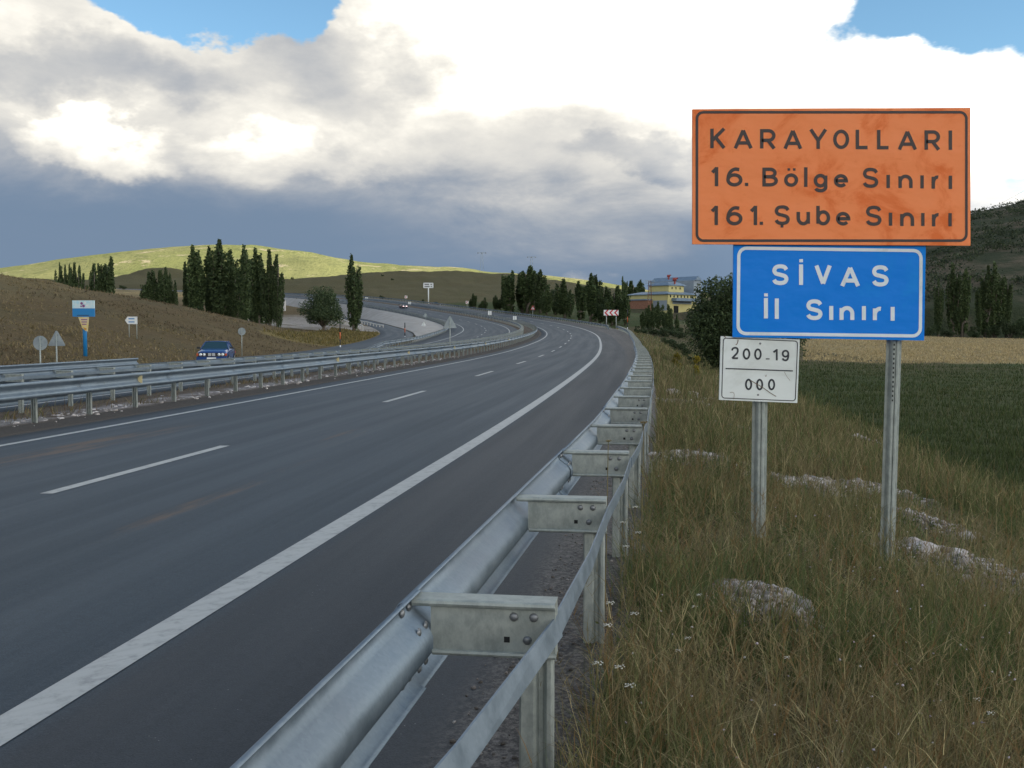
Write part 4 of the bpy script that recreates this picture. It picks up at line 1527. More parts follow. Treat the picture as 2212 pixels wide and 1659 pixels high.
dots = [([(418, 568.5), (439, 568.5)], 21), ([(513, 818.5), (534, 818.5)], 21), ([(692, 472), (708, 472)], 16), ([(727, 472), (743, 472)], 16), ([(656, 826), (656, 846)], 18)]
lettering(por, 'dot', L1 + L2 + L3, z4, Y_OR - 0.002, M_['ink'], dots)
lettering(por, 'border', [], z4, Y_OR - 0.002, M_['ink'], [(round_rect(109, 1842, 104, 930, 42), 17)])
T2 = 26.0
B1 = [('S', 592, 697, 1082, 1216, T2), ('I', 766, 791, 1083, 1215, T2), ('V', 864, 976, 1090, 1218, T2), ('A', 1030, 1158, 1093, 1222, T2), ('S', 1234, 1341, 1088, 1225, T2)]
B2 = [('I', 540, 565, 1299, 1430, T2), ('I', 610, 635, 1302, 1433, T2), ('S', 811, 916, 1307, 1441, T2), ('I', 960, 985, 1350, 1440, T2), ('n', 1026, 1121, 1350, 1440, T2), ('I', 1170, 1195, 1351, 1441, T2), ('r', 1240, 1310, 1353, 1441, T2), ('I', 1355, 1380, 1356, 1445, T2)]
bd = [([(767, 1059), (791, 1059)], 20), ([(541, 1279), (565, 1279)], 20)]
lettering(pbl, 'dot', B1 + B2, z4, Y_BL - 0.002, M_['letter_white'], bd)
lettering(pbl, 'border', [], z4, Y_BL - 0.002, M_['letter_white'], [([(p[0] + (p[1] - 1260) * -0.010, p[1] + (p[0] - 960) * 0.014) for p in round_rect(376, 1548, 986, 1535, 50)], 21)])
T3 = 38
k5 = lambda x: (x - 400) * 0.0365
W1 = [('2', 400, 557, 410, 645, T3), ('0', 637, 795, 420, 655, T3), ('0', 875, 1030, 424, 660, T3), ('1', 1256, 1366 + 14, 438, 672, T3), ('9', 1447, 1603, 452, 690, T3), ('-', 1105, 1205, 621, 660, 22)]
W2 = [('0', 685, 833, 1052, 1288, T3), ('0', 915, 1062, 1054, 1292, T3), ('0', 1162, 1310, 1056, 1292, T3)]
lettering(pwh, 'rule', W1 + W2, z5, Y_WH - 0.002, M_['ink2'], [([(283, 840), (1678, 890)], 24)])


def skew(x, y):
    u = (x - 187) / 1635; v = (y - 168) / 1322
    tl, tr, br, bl_ = (187, 168), (1822, 238), (1770, 1556), (150, 1490)
    return tuple(tl[i] * (1 - u) * (1 - v) + tr[i] * u * (1 - v) + br[i] * u * v + bl_[i] * (1 - u) * v for i in (0, 1))


lettering(pwh, 'border', [], z5, Y_WH - 0.002, M_['ink2'], [([skew(*p) for p in round_rect(238, 1778, 205, 1448, 62)], 18)])
lettering(pwh, 'scratch', [], z5, Y_WH - 0.003, M_['scratch'], [(catmull([(800, 1085), (900, 1145), (1060, 1240), (1200, 1340), (1330, 1420)]), 15), (catmull([(1500, 905), (1550, 1000), (1620, 1090)]), 7)])
lettering(pwh, 'rust_mark', [], z5, Y_WH - 0.003, M_['rust'], [(catmull([(540, 240), (535, 290), (515, 335), (490, 345)]), 14), (catmull([(370, 1335), (430, 1335), (460, 1370), (450, 1480)]), 7), ([(1125, 970), (1115, 1010)], 12), ([(250, 175), (290, 195)], 14)])
for bx_, by_ in ((1000, 322), (957, 1385)):
    mb = MB(); mb.dome(z5(bx_, by_, Y_WH - 0.001), (0, -1, 0), 0.0085, 0.005, 10)
    mb.build('bolt', M_['steel_dark'], pwh)


# ---------------------------------------------------------------- small signs and posts
def px_m(n, Y):
    return n * Y / FOC


def plate(poly, y0, y1, m, name, parent):
    mb = MB(); mb.prism(poly, y0, y1)
    return mb.build(name, m, parent)


def disc_poly(cx, cz, r, n=20):
    return [(cx + r * math.cos(2 * PI * k / n), cz + r * math.sin(2 * PI * k / n)) for k in range(n)]


def tri_poly(cx, zb, w, h, r=0.04):
    return [(cx - w / 2 + r, zb), (cx + w / 2 - r, zb), (cx + w / 2, zb + r), (cx + r, zb + h), (cx - r, zb + h), (cx - w / 2, zb + r)]


def sign_thing(name, loc, label, cat='road sign', group=None, rz=0.0):
    return thing(name, loc, label, cat, group, rz)


def post(parent, x, top, m=None, r=0.03, y=0.045):
    mb = MB(); mb.cyl((x, y, -0.4), (x, y, top), r, n=10)
    return mb.build('post', m or M_['steel_dull'], parent, smooth_=True)


def back_sign(kind, px, py_base, py_mid, size, label, Y=None, name='road_sign', mback=None, rz=0.0):
    """sign seen from behind; post on our side of the plate"""
    g = ground_hit(px, py_base) if Y is None else None
    if g is None:
        p = at_y(px, py_base, Y); g = np.array([p[0], Y, land1(p[0], Y)])
    zc = at_y(px, py_mid, g[1])[2] - g[2]
    t = sign_thing(name, tuple(g), label, rz=rz)
    mback = mback or M_['sign_back']
    if kind == 'disc':
        pl = disc_poly(0, zc, size / 2)
        plate(pl, 0.0, 0.006, mback, 'plate', t)
        plate(disc_poly(0, zc, size / 2 - 0.01), 0.0065, 0.009, M_['sign_white'], 'face', t)
        top = zc + size * 0.42
    else:
        h = size * 0.87
        plate(tri_poly(0, zc - h / 2, size, h), 0.0, 0.006, mback, 'plate', t)
        plate(tri_poly(0, zc - h / 2 + 0.01, size - 0.03, h - 0.03), 0.0065, 0.009, M_['sign_white'], 'face', t)
        top = zc + h * 0.30
    post(t, 0, top, y=-0.036, r=0.035)
    for dz_ in (-0.15, 0.15):
        mb = MB(); mb.box(-0.07, 0.07, -0.004, 0.0, zc + dz_ - 0.015, zc + dz_ + 0.015)
        mb.build('clamp', M_['steel_dark'], t)
    return t


back_sign('disc', 69.5, 0, 741, 0.66, 'bare grey back of a round sign at the short guardrail', Y=47.0)
back_sign('tri', 105.5, 0, 731, 0.80, 'bare grey back of a triangular sign beside the round one', Y=48.0)
back_sign('disc', 523, 769, 716, 0.62, 'small round sign seen from behind, near the blue saloon car')
back_sign('tri', 969.8, 0, 696, 0.98, 'large triangular sign back standing between the median guardrails', Y=75.0)
back_sign('tri', 915.4, 720, 700, 0.98, 'white backed triangular sign on the pale embankment', mback=M_['sign_white'])
t = back_sign('tri', 916, 0, 680, 0.95, 'small grey triangular sign back above the embankment guardrail', Y=228.0)

# blue roadside advert on a thick pole
g = ground_hit(183, 770)
Yb = g[1]
t = thing('advert_sign', tuple(g), 'blue advert board with a pale top and wedge shaped flag on a blue pole', 'billboard')
w = px_m(47, Yb) / 2
zt = at_y(183, 649, Yb)[2] - g[2]; zm = at_y(183, 666, Yb)[2] - g[2]; zb = at_y(183, 684, Yb)[2] - g[2]
mb = MB(); mb.cyl((0, 0.10, -0.4), (0, 0.10, zt - 0.1), px_m(4.2, Yb), n=14); mb.build('pole', M_['pole_blue'], t, True)
mb = MB(); mb.box(-w, w, -0.06, 0.06, zb, zm - 0.004); mb.build('board', M_['ad_blue'], t)
mb = MB(); mb.box(-w, w, -0.062, 0.058, zm, zt); bp = mb.build('top_panel', M_['ad_pale'], t)
for i, (a, c, r) in enumerate(((-0.10, 0.62, 0.13), (0.12, 0.70, 0.11), (0.02, 0.30, 0.14), (0.24, 0.36, 0.10), (-0.14, 0.25, 0.08))):
    plate(disc_poly(a * w * 1.4, zm + (zt - zm) * c, r * w, 7), -0.068, -0.063, (M_['ad_purple'], M_['sign_white'])[i % 2], 'emblem_spot', bp)
mb = MB(); mb.box(-w * 0.6, w * 0.5, -0.064, -0.061, zb + (zm - zb) * 0.12, zb + (zm - zb) * 0.2); mb.build('dark_band', M_['sign_black'], t)
z0 = at_y(183, 685, Yb)[2] - g[2]; z1 = at_y(183, 716, Yb)[2] - g[2]
u = px_m(1, Yb)
fl = plate([(-11 * u, z0), (12 * u, z0), (9 * u, z1), (4 * u, z1 + 1 * u), (-3 * u, z1 + 8 * u)], -0.09, -0.065, M_['ad_cream'], 'wedge_flag', t)
for k, (zz, hw) in enumerate(((0.82, 7), (0.66, 6.3), (0.50, 5.2))):
    zc = z1 + (z0 - z1) * zz
    mb = MB(); mb.box(-hw * u + 2 * u, hw * u + 1.5 * u, -0.093, -0.091, zc - 1.1 * u, zc + 1.1 * u); mb.build('flag_line', M_['ad_purple'], fl)
plate([(-1 * u, z1 + 9 * u), (7 * u, z1 + 7 * u), (6 * u, z1 + 2.5 * u), (2 * u, z1 + 3 * u)], -0.094, -0.0911, M_['ad_ochre'], 'flag_patch', fl)

# white direction arrow on two legs
g = ground_hit(284.5, 731)
Yb = g[1]; u = px_m(1, Yb)
t = thing('direction_sign', tuple(g), 'white arrow shaped direction board on two thin legs on the brown slope', 'road sign')
zt = at_y(284, 684, Yb)[2] - g[2]; zb = at_y(284, 700, Yb)[2] - g[2]; zc = (zt + zb) / 2
ar = plate([(13 * u, zb), (13 * u, zt), (-8 * u, zt), (-13.5 * u, zc), (-8 * u, zb)], -0.02, 0.0, M_['sign_white'], 'arrow_board', t)
for k in (-1, 1):
    mb = MB(); mb.box(-6 * u, 7 * u, -0.0235, -0.0205, zc + k * 3.4 * u - 1.1 * u, zc + k * 3.4 * u + 1.1 * u); mb.build('text_line', M_['ad_blue'], ar)
for xx in (-5.5 * u, 11 * u):
    post(t, xx, zt - 0.1, r=0.032, y=0.04)

# snow marker poles in black, orange and white bands
def marker(px, pb, pt, label, Y=None):
    g = ground_hit(px, pb) if Y is None else np.array([at_y(px, pb, Y)[0], Y, land1(at_y(px, pb, Y)[0], Y)])
    H = at_y(px, pt, g[1])[2] - g[2]
    t = thing('snow_pole', tuple(g), label, 'marker post')
    r = 0.065
    for nm, a, b_, m in (('white_band', -0.1 / H, 0.18, 'sign_white'), ('black_band', 0.182, 0.40, 'sign_black'), ('orange_band', 0.402, 0.66, 'marker_orange'), ('dark_band', 0.662, 1.0, 'sign_black')):
        mb = MB(); mb.cyl((0, 0, a * H), (0, 0, b_ * H), r, r, 10); mb.build(nm, M_[m], t, True)


marker(735, 756, 698, 'banded snow pole standing at the near edge of the slip road')
marker(874.7, 732, 697, 'banded snow pole at the foot of the pale embankment')
marker(1355.5, 706, 668, 'orange and black snow pole behind the guardrail gap', Y=196.0)

# chevron board at the gap
Yb = 190.0
p0 = at_y(1320, 700, Yb); gz_ = land1(p0[0], Yb); u = px_m(1, Yb)
t = thing('chevron_sign', (p0[0], Yb, gz_), 'white board with three red chevrons pointing left at the guardrail gap', 'road sign')
zt = at_y(1320, 669.5, Yb)[2] - gz_; zb = at_y(1320, 681.5, Yb)[2] - gz_; zc = (zt + zb) / 2
cb = plate([(-16 * u, zb), (16 * u, zb), (16 * u, zt), (-16 * u, zt)], -0.02, 0.0, M_['sign_white'], 'board', t)
hh = (zt - zb) / 2
for k in range(3):
    a = -14.5 * u + k * 10.3 * u
    plate([(a, zc), (a + 5.5 * u, zt), (a + 9.5 * u, zt), (a + 4.0 * u, zc), (a + 9.5 * u, zb), (a + 5.5 * u, zb)], -0.026, -0.021, M_['sign_red'], 'chevron', cb)
for xx in (-10 * u, 11 * u):
    post(t, xx, zb + 0.3, r=0.07, y=0.08)


def small_chevron(px, py, Y, label, n=1):
    p = at_y(px, py, Y); gz_ = land1(p[0], Y); u = px_m(1, Y)
    t = thing('chevron_sign', (p[0], Y, gz_), label, 'road sign')
    zc = p[2] - gz_
    b_ = plate([(-2.8 * u, zc - 2.9 * u), (2.8 * u, zc - 2.9 * u), (2.8 * u, zc + 2.9 * u), (-2.8 * u, zc + 2.9 * u)], -0.03, 0.0, M_['sign_white'], 'board', t)
    plate([(-2.2 * u, zc), (0.2 * u, zc + 2.6 * u), (1.9 * u, zc + 2.6 * u), (-0.5 * u, zc), (1.9 * u, zc - 2.6 * u), (0.2 * u, zc - 2.6 * u)], -0.04, -0.031, M_['sign_red'], 'chevron', b_)
    post(t, 0, zc, r=0.07, y=0.08)


small_chevron(877, 641.5, 425, 'single red chevron plate by the guardrail, left of the town board')
small_chevron(1009, 653, 342, 'single red chevron plate by the guardrail beside young poplars')

# pairs of white plates on the median
for px, py, Y, lab_ in ((1112, 687, 235, 'pair of white plates in the median, the one at the sharpest bend'), (1058, 676, 262, 'pair of white plates in the median just past the sharpest bend'),
                        (885, 655.5, 354, 'pair of white plates in the median level with the red car'), (792, 645.5, 410, 'pair of white plates in the median behind the lone poplar')):
    p = at_y(px, py, Y); gz_ = land1(p[0], Y) ; u = px_m(1, Y)
    zc = p[2] - gz_
    t = thing('marker_sign', (p[0], Y, gz_), lab_, 'marker', 'white twin plates along the median')
    s_ = 4.0 if px > 1000 else 3.0
    for k in (-1, 1):
        mb = MB(); mb.box(k * s_ * 0.55 * u - s_ * 0.42 * u, k * s_ * 0.55 * u + s_ * 0.42 * u, -0.02, 0.0, zc - s_ * 1.1 * u, zc + s_ * 1.1 * u)
        mb.build('plate', M_['sign_white'], t)
    post(t, 0, zc + s_ * 0.8 * u, r=0.06, y=0.07)

# warning triangle behind the far guardrail
Yb = 292.0
p = at_y(1151, 665, Yb); gz_ = land1(p[0], Yb); u = px_m(1, Yb); zc = p[2] - gz_
t = thing('warning_sign', (p[0], Yb, gz_), 'red bordered warning triangle in front of the tall roadside poplars', 'road sign')
tr = plate(tri_poly(0, zc - 4.4 * u, 10 * u, 9 * u, 0.5 * u), -0.02, 0.0, M_['sign_red'], 'plate', t)
plate(tri_poly(0, zc - 3.2 * u, 6.2 * u, 5.4 * u, 0.3 * u), -0.03, -0.021, M_['sign_white'], 'face', tr)
mb = MB(); mb.box(-0.45 * u, 0.45 * u, -0.035, -0.031, zc - 2.6 * u, zc + 0.4 * u); mb.build('symbol', M_['sign_black'], tr)
post(t, 0, zc, r=0.08, y=0.09)

# white town board on a tall post
Yb = 378.0
p = at_y(925.3, 616.5, Yb); gz_ = land1(p[0], Yb); u = px_m(1, Yb); zc = p[2] - gz_
t = thing('distance_sign', (p[0], Yb, gz_), 'white distance board with two dark lines on one tall post', 'road sign')
bd_ = plate([(a * u, zc + c * u) for a, c in ((-10, -5.6), (10, -5.6), (10.8, -4.8), (10.8, 4.8), (10, 5.6), (-10, 5.6), (-10.8, 4.8), (-10.8, -4.8))], -0.05, 0.0, M_['sign_white'], 'board', t)
for k, zz in enumerate((2.2, -2.4)):
    for a, b_ in (((-8.2, 2.0), (4.4, 8.4)) if k == 0 else ((-8.4, 2.8), (4.8, 8.4))):
        n = max(2, int((b_ - a) / 1.75)); stp = (b_ - a) / n
        for i in range(n):
            mb = MB(); mb.box((a + i * stp + 0.15) * u, (a + (i + 1) * stp - 0.3) * u, -0.058, -0.051, zc + (zz - 1.35) * u, zc + (zz + 1.35) * u)
            mb.build('letter_block', M_['sign_black'], bd_)
post(t, 0, zc - 4 * u, M_['sign_white'], r=0.19, y=0.2)

# small concrete portal and the two bridge railings below the trees
g = ground_hit(608, 672, 150)
u = px_m(1, g[1])
t = thing('concrete_portal', tuple(g), 'small pale concrete portal with a dark opening beside the poplars', 'portal')
zt = at_y(608, 649, g[1])[2] - g[2]
for a, b_ in ((-8, -3), (4, 8)):
    mb = MB(); mb.box(a * u, b_ * u, -0.4, 0.9, -0.5, zt * 0.62); mb.build('pier', M_['concrete'], t)
mb = MB(); mb.box(-8 * u, 8 * u, -0.42, 0.92, zt * 0.622, zt); mb.build('lintel', M_['concrete'], t)
mb = MB(); mb.box(-2.98 * u, 3.98 * u, 0.6, 0.8, -0.4, zt * 0.61); mb.build('dark_void', M_['sign_black'], t)  # black sheet stands in for the shade inside the opening
for k, (a, b_, lab) in enumerate((((736, 694), (784, 714), 'white bridge railing nearer the bushy round tree'), ((771, 698), (828, 711), 'white bridge railing along the inner bend of the slip road'))):
    A = Vector(ground_hit(*a, 110)); B = Vector(ground_hit(*b_, 110))
    t = thing('bridge_railing', A, lab, 'railing')
    d = B - A; n = 9
    for i in range(n + 1):
        q = d * i / n
        zg = land1(A.x + q.x, A.y + q.y) - A.z
        mb = MB(); mb.box(q.x - 0.09, q.x + 0.09, q.y - 0.09, q.y + 0.09, zg - 0.2, zg + 0.75); mb.build('baluster', M_['concrete'], t)
    for i in range(n):
        q0 = d * i / n; q1 = d * (i + 1) / n
        z0_ = land1(A.x + q0.x, A.y + q0.y) - A.z + 0.80; z1_ = land1(A.x + q1.x, A.y + q1.y) - A.z + 0.80
        mb = MB(); mb.cyl((q0.x, q0.y, z0_), (q1.x, q1.y, z1_), 0.10, n=6); mb.build('top_rail', M_['plaster'], t)


# ---------------------------------------------------------------- cars
def car(loc, heading, paint, label, lights='off', name='car', scale=1.0):
    """saloon; local +y is forward; heading = compass style angle of forward direction"""
    t = thing(name, loc, label, 'car', rz=heading)
    t.scale = (scale,) * 3
    L = 2.32
    # lower body: rings along the length: (y, half width, sill z, belt z, top z)
    st = [(-2.32, 0.70, 0.42, 0.72, 0.80), (-2.24, 0.80, 0.32, 0.80, 0.92), (-1.9, 0.86, 0.26, 0.86, 1.00), (-1.3, 0.87, 0.24, 0.88, 1.02), (0.0, 0.875, 0.22, 0.88, 0.98), (0.85, 0.87, 0.22, 0.86, 0.97),
          (1.3, 0.86, 0.24, 0.82, 0.93), (1.8, 0.84, 0.26, 0.78, 0.87), (2.12, 0.80, 0.30, 0.74, 0.81), (2.22, 0.76, 0.36, 0.70, 0.76)]
    rings = []
    for y, w, a, b_, c in st:
        half = [(w * 0.90, a), (w * 0.985, a + 0.08), (w, (a + b_) / 2), (w * 0.99, b_ - 0.04), (w * 0.95, b_ + (c - b_) * 0.35), (w * 0.80, c - 0.012), (w * 0.4, c), ]
        rings.append([(x, y, z) for x, z in half] + [(-x, y, z) for x, z in reversed(half)])
    mb = MB(); n = len(rings[0])
    vs = [v for r in rings for v in r]
    fs = [(i * n + j, i * n + j + 1, (i + 1) * n + j + 1, (i + 1) * n + j) for i in range(len(rings) - 1) for j in range(n - 1)]
    fs += [(i * n + n - 1, i * n, (i + 1) * n, (i + 1) * n + n - 1) for i in range(len(rings) - 1)]
    fs += [tuple(range(n)), tuple((len(rings) - 1) * n + j for j in reversed(range(n)))]
    mb.add(vs, fs)
    body = mb.build('body', paint, t, True)
    # cabin: roof skin on pillars, glass set in
    yb0, yb1 = -1.45, 0.92      # at belt
    yt0, yt1 = -0.85, 0.20      # at roof
    zb_, zt_ = 0.955, 1.40
    wb, wt_ = 0.80, 0.60
    mb = MB()
    roof = [(x * wt_, y, zt_ - 0.03 * abs(x) ** 2 - 0.035 * max(0, (abs(y - (yt0 + yt1) / 2) / 0.6) ** 2 - 0.6)) for y in np.linspace(yt0 - 0.04, yt1 + 0.04, 6) for x in (-1.0, -0.6, 0, 0.6, 1.0)]
    mb.add(roof, [(i * 5 + j, i * 5 + j + 1, (i + 1) * 5 + j + 1, (i + 1) * 5 + j) for i in range(5) for j in range(4)])
    rf = mb.build('roof', paint, t, True)
    sol = rf.modifiers.new('skin', 'SOLIDIFY'); sol.thickness = 0.03
    for sx in (-1, 1):
        for (a, b_) in (((wb, yb1, zb_), (wt_, yt1, zt_ - 0.04)), ((wb * 1.0, -0.32, zb_), (wt_ * 1.0, -0.36, zt_ - 0.04)), ((wb, yb0, zb_), (wt_, yt0, zt_ - 0.04))):
            mb = MB(); mb.cyl((sx * a[0], a[1], a[2] - 0.04), (sx * b_[0], b_[1], b_[2] + 0.01), 0.038, 0.032, 6)
            mb.build('pillar', paint, t, True)
        mb = MB(); mb.add([(sx * (wb - .01), yb1 - .06, zb_ - 0.02), (sx * (wb - .01), yb0 + .06, zb_ - 0.02), (sx * (wt_ - .005), yt0 + .03, zt_ - 0.05), (sx * (wt_ - .005), yt1 - .03, zt_ - 0.05)], [(0, 1, 2, 3)])
        mb.build('side_window', M_['glass'], t)
        mb = MB(); mb.box(sx * 0.87 - 0.0, sx * 0.87 + sx * 0.19, 0.58, 0.68, 0.94, 1.06)
        mb.build('mirror', M_['black_trim'], t)
    mb = MB(); mb.add([(-wb + .03, yb1 + .03, zb_ - 0.01), (wb - .03, yb1 + .03, zb_ - 0.01), (wt_ - .02, yt1 + .02, zt_ - 0.045), (-wt_ + .02, yt1 + .02, zt_ - 0.045), (0, yb1 + .09, zb_ - 0.01), (0, yt1 + .06, zt_ - 0.03)], [(0, 4, 5, 3), (4, 1, 2, 5)])
    mb.build('windscreen', M_['glass'], t, True)
    mb = MB(); mb.add([(-wb + .03, yb0 - .03, zb_ + 0.02), (wb - .03, yb0 - .03, zb_ + 0.02), (wt_ - .02, yt0 - .02, zt_ - 0.045), (-wt_ + .02, yt0 - .02, zt_ - 0.045)], [(0, 1, 2, 3)])
    mb.build('rear_window', M_['glass'], t)
    # nose
    mb = MB(); mb.box(-0.74, 0.74, 2.14, 2.245, 0.52, 0.735); mb.build('nose_panel', M_['black_trim'], t)
    for x in (-0.62, -0.42, 0.42, 0.62):
        mb = MB(); mb.cyl((x, 2.225, 0.635), (x, 2.268, 0.635), 0.088, 0.082, 14)
        mb.build('headlight', M_['headlamp_on'] if lights == 'on' else M_['lamp'], t, True)
    mb = MB()
    for k in (-1, 1):
        mb.box(k * 0.11 - 0.085, k * 0.11 + 0.085, 2.24, 2.262, 0.555, 0.72)
    mb.build('grille', M_['rim'], t)
    for x in (-0.79, 0.79):
        mb = MB(); mb.box(x - 0.06, x + 0.06, 2.08, 2.225, 0.56, 0.70); mb.build('indicator', M_['amber'], t)
    mb = MB(); mb.box(-0.84, 0.84, 2.12, 2.33, 0.30, 0.50); mb.build('bumper', paint, t)
    mb = MB(); mb.box(-0.26, 0.26, 2.332, 2.345, 0.36, 0.47); mb.build('number_plate', M_['sign_white'], t)
    for x in (-0.68, 0.68):
        mb = MB(); mb.box(x - 0.16, x + 0.16, -2.36, -2.30, 0.62, 0.76); mb.build('tail_lamp', M_['sign_red'], t)
    for sx in (-1, 1):
        for y in (1.38, -1.38):
            mb = MB(); mb.cyl((sx * 0.70, y, 0.31), (sx * 0.89, y, 0.31), 0.31, n=20); wh = mb.build('wheel', M_['tyre'], t)
            mb = MB(); mb.cyl((sx * 0.885, y, 0.31), (sx * 0.898, y, 0.31), 0.20, n=14); mb.build('rim', M_['rim'], wh)
    return t


M_['headlamp_on'] = lit('lit_headlamp', (1.0, 0.80, 0.80), 2.5)
cx_, cy_ = -17.75, 62.5
s_, o_ = near_param([cx_], [cy_])
cz_ = float(np.interp(s_[0], _S, _Z) - CROSS * o_[0])
car((cx_, cy_, cz_), math.atan2(-0.15, -0.99), M_['car_blue'], 'blue saloon car with twin round headlamps driving out of the slip road')
pc = at_y(871, 679, 336); s_, o_ = near_param([pc[0]], [pc[1]])
_, _, _, tx_, ty_ = frame(s_[0])
zc_ = float(surf(s_[0], o_[0])[2])
car((pc[0], pc[1], zc_), math.atan2(float(tx_), -float(ty_)), M_['car_red'], 'dark red car with lit headlamps on the far bend of the opposite carriageway', 'on')
pc = at_y(942, 657, 392)
car((pc[0], pc[1], land1(pc[0], pc[1])), math.radians(-75), M_['car_dark'], 'dark car half hidden behind the far guardrail near the white distance board')


# ---------------------------------------------------------------- yellow mill building
Yb = 400.0
C0 = at_y(1330.6 + 1100 * 0.1016, 570.3 + 1040 * 0.1016, Yb)
base_z = land1(C0[0], Yb)
U = 0.1016 * Yb / FOC                       # metres for one pixel of the close view
top_of = lambda zy: at_y(1442, 570.3 + zy * 0.1016, Yb)[2] - base_z
bld = thing('mill_building', (C0[0], Yb, base_z), 'yellow mill building with stepped blue grey roofs beyond the young trees', 'building')
aL = math.radians(28); aR = math.radians(24)
dL = Vector((-math.cos(aL), math.sin(aL), 0)); dR = Vector((math.sin(aL), math.cos(aL), 0))
# right face must be seen: turn so that both faces look at the road
dR = Vector((math.cos(math.radians(42)), math.sin(math.radians(42)), 0)); dL = Vector((-math.sin(math.radians(42)), math.cos(math.radians(42)), 0))
wL = 735 * U / abs(dL.x); wR = 720 * U / abs(dR.x)


def quad_block(o, a, b_, z0, z1, mat_, name, parent):
    mb = MB()
    c = [o, o + b_, o + a + b_, o + a]
    vs = [(p.x, p.y, z0) for p in c] + [(p.x, p.y, z1) for p in c]
    mb.add(vs, [(0, 3, 2, 1), (4, 5, 6, 7), (0, 1, 5, 4), (1, 2, 6, 5), (2, 3, 7, 6), (3, 0, 4, 7)])
    return mb.build(name, mat_, parent)


def hip_roof(o, a, b_, z0, h, over, mat_, name, parent, inset=0.35):
    da, db = a.normalized(), b_.normalized()
    c = [o - da * over - db * over, o + b_ - da * over + db * over, o + a + b_ + da * over + db * over, o + a + da * over - db * over]
    ctr = (c[0] + c[2]) / 2
    tp = [p.lerp(ctr, inset) for p in c]
    vs = [(p.x, p.y, z0) for p in c] + [(p.x, p.y, z0 + 0.25) for p in c] + [(p.x, p.y, z0 + h) for p in tp]
    mb = MB(); mb.add(vs, [(0, 3, 2, 1)] + [(i, (i + 1) % 4, 4 + (i + 1) % 4, 4 + i) for i in range(4)] + [(4 + i, 4 + (i + 1) % 4, 8 + (i + 1) % 4, 8 + i) for i in range(4)] + [(8, 9, 10, 11)])
    return mb.build(name, mat_, parent)


O = Vector((0, 0, 0))
zlow = top_of(642); zup = top_of(445); zup0 = top_of(575)
w1 = quad_block(O, dL * wL, dR * wR, -1.0, zlow, M_['wall_yellow'], 'wall', bld)
hip_roof(O, dL * wL, dR * wR, zlow, top_of(570) - zlow, 0.7, M_['roof_blue'], 'roof', bld, 0.42)
o2 = dL * (wL * 0.14) + dR * (wR * 0.22)
a2 = dL * (365 * U / abs(dL.x)); b2 = dR * (380 * U / abs(dR.x))
w2 = quad_block(o2, a2, b2, zlow - 0.2, zup, M_['wall_yellow'], 'upper_wall', bld)
r2 = hip_roof(o2, a2, b2, zup, top_of(365) - zup, 0.6, M_['roof_blue'], 'upper_roof', bld, 0.40)
o3 = dL * (wL * 0.02) + dR * (wR * 0.95) + (dL + dR) * 1.5
hall_a = dL * (820 * U / abs(dL.x)); hall_b = dR * (200 * U / abs(dR.x))
zh = top_of(310)
hall = quad_block(o3, hall_a, hall_b, -1.0, zh, M_['clad_grey'], 'hall', bld)
hc = [o3 - dL * 0.5, o3 + hall_b - dL * 0.5, o3 + hall_a + hall_b, o3 + hall_a]
mid0 = o3 + hall_b / 2 - dL * 0.5; mid1 = o3 + hall_a + hall_b / 2
mb = MB(); mb.add([(hc[0].x, hc[0].y, zh), (hc[1].x, hc[1].y, zh), (hc[2].x, hc[2].y, zh), (hc[3].x, hc[3].y, zh), (mid0.x, mid0.y, zh + 1.7), (mid1.x, mid1.y, zh + 1.7)], [(0, 4, 5, 3), (1, 2, 5, 4), (0, 1, 4), (2, 3, 5), (0, 3, 2, 1)])
mb.build('hall_roof', M_['roof_blue'], bld)
nR = Vector((dR.y, -dR.x, 0)); nL = Vector((-dL.y, dL.x, 0))


def on_face(o, d, n, x0, x1, z0, z1, m, name, parent, depth=0.12):
    p = o + d * x0; q = o + d * x1
    mb = MB()
    c = [p - n * 0.3, q - n * 0.3, q + n * depth, p + n * depth]
    mb.add([(v.x, v.y, z0) for v in c] + [(v.x, v.y, z1) for v in c], [(0, 3, 2, 1), (4, 5, 6, 7), (0, 1, 5, 4), (1, 2, 6, 5), (2, 3, 7, 6), (3, 0, 4, 7)])
    return mb.build(name, m, parent)


fR = lambda zx: (zx - 1100) * U / abs(dR.x)
for zx in (1165, 1253, 1341, 1429, 1512, 1595, 1675):
    on_face(O, dR, nR, fR(zx - 11), fR(zx + 11), top_of(708), top_of(658), M_['dark_glass'], 'window', w1)
for zx in (1267, 1366, 1468):
    xx = (zx - 1185) * U / abs(dR.x)
    on_face(o2, dR, nR, xx - 0.25, xx + 0.25, top_of(522), top_of(476), M_['dark_glass'], 'window', w2)
# loading canopy and dark door on the right face
on_face(O, dR, nR, fR(1190), fR(1700), top_of(785), top_of(722), M_['roof_blue'], 'canopy', bld, 2.6)
on_face(O, dR, nR, fR(1215), fR(1690), top_of(845), top_of(790), M_['clad_grey'], 'canopy_wall', bld, 0.14)
on_face(O, dR, nR, fR(1245), fR(1360), top_of(1035), top_of(885), M_['dark_glass'], 'door', w1, 0.14)
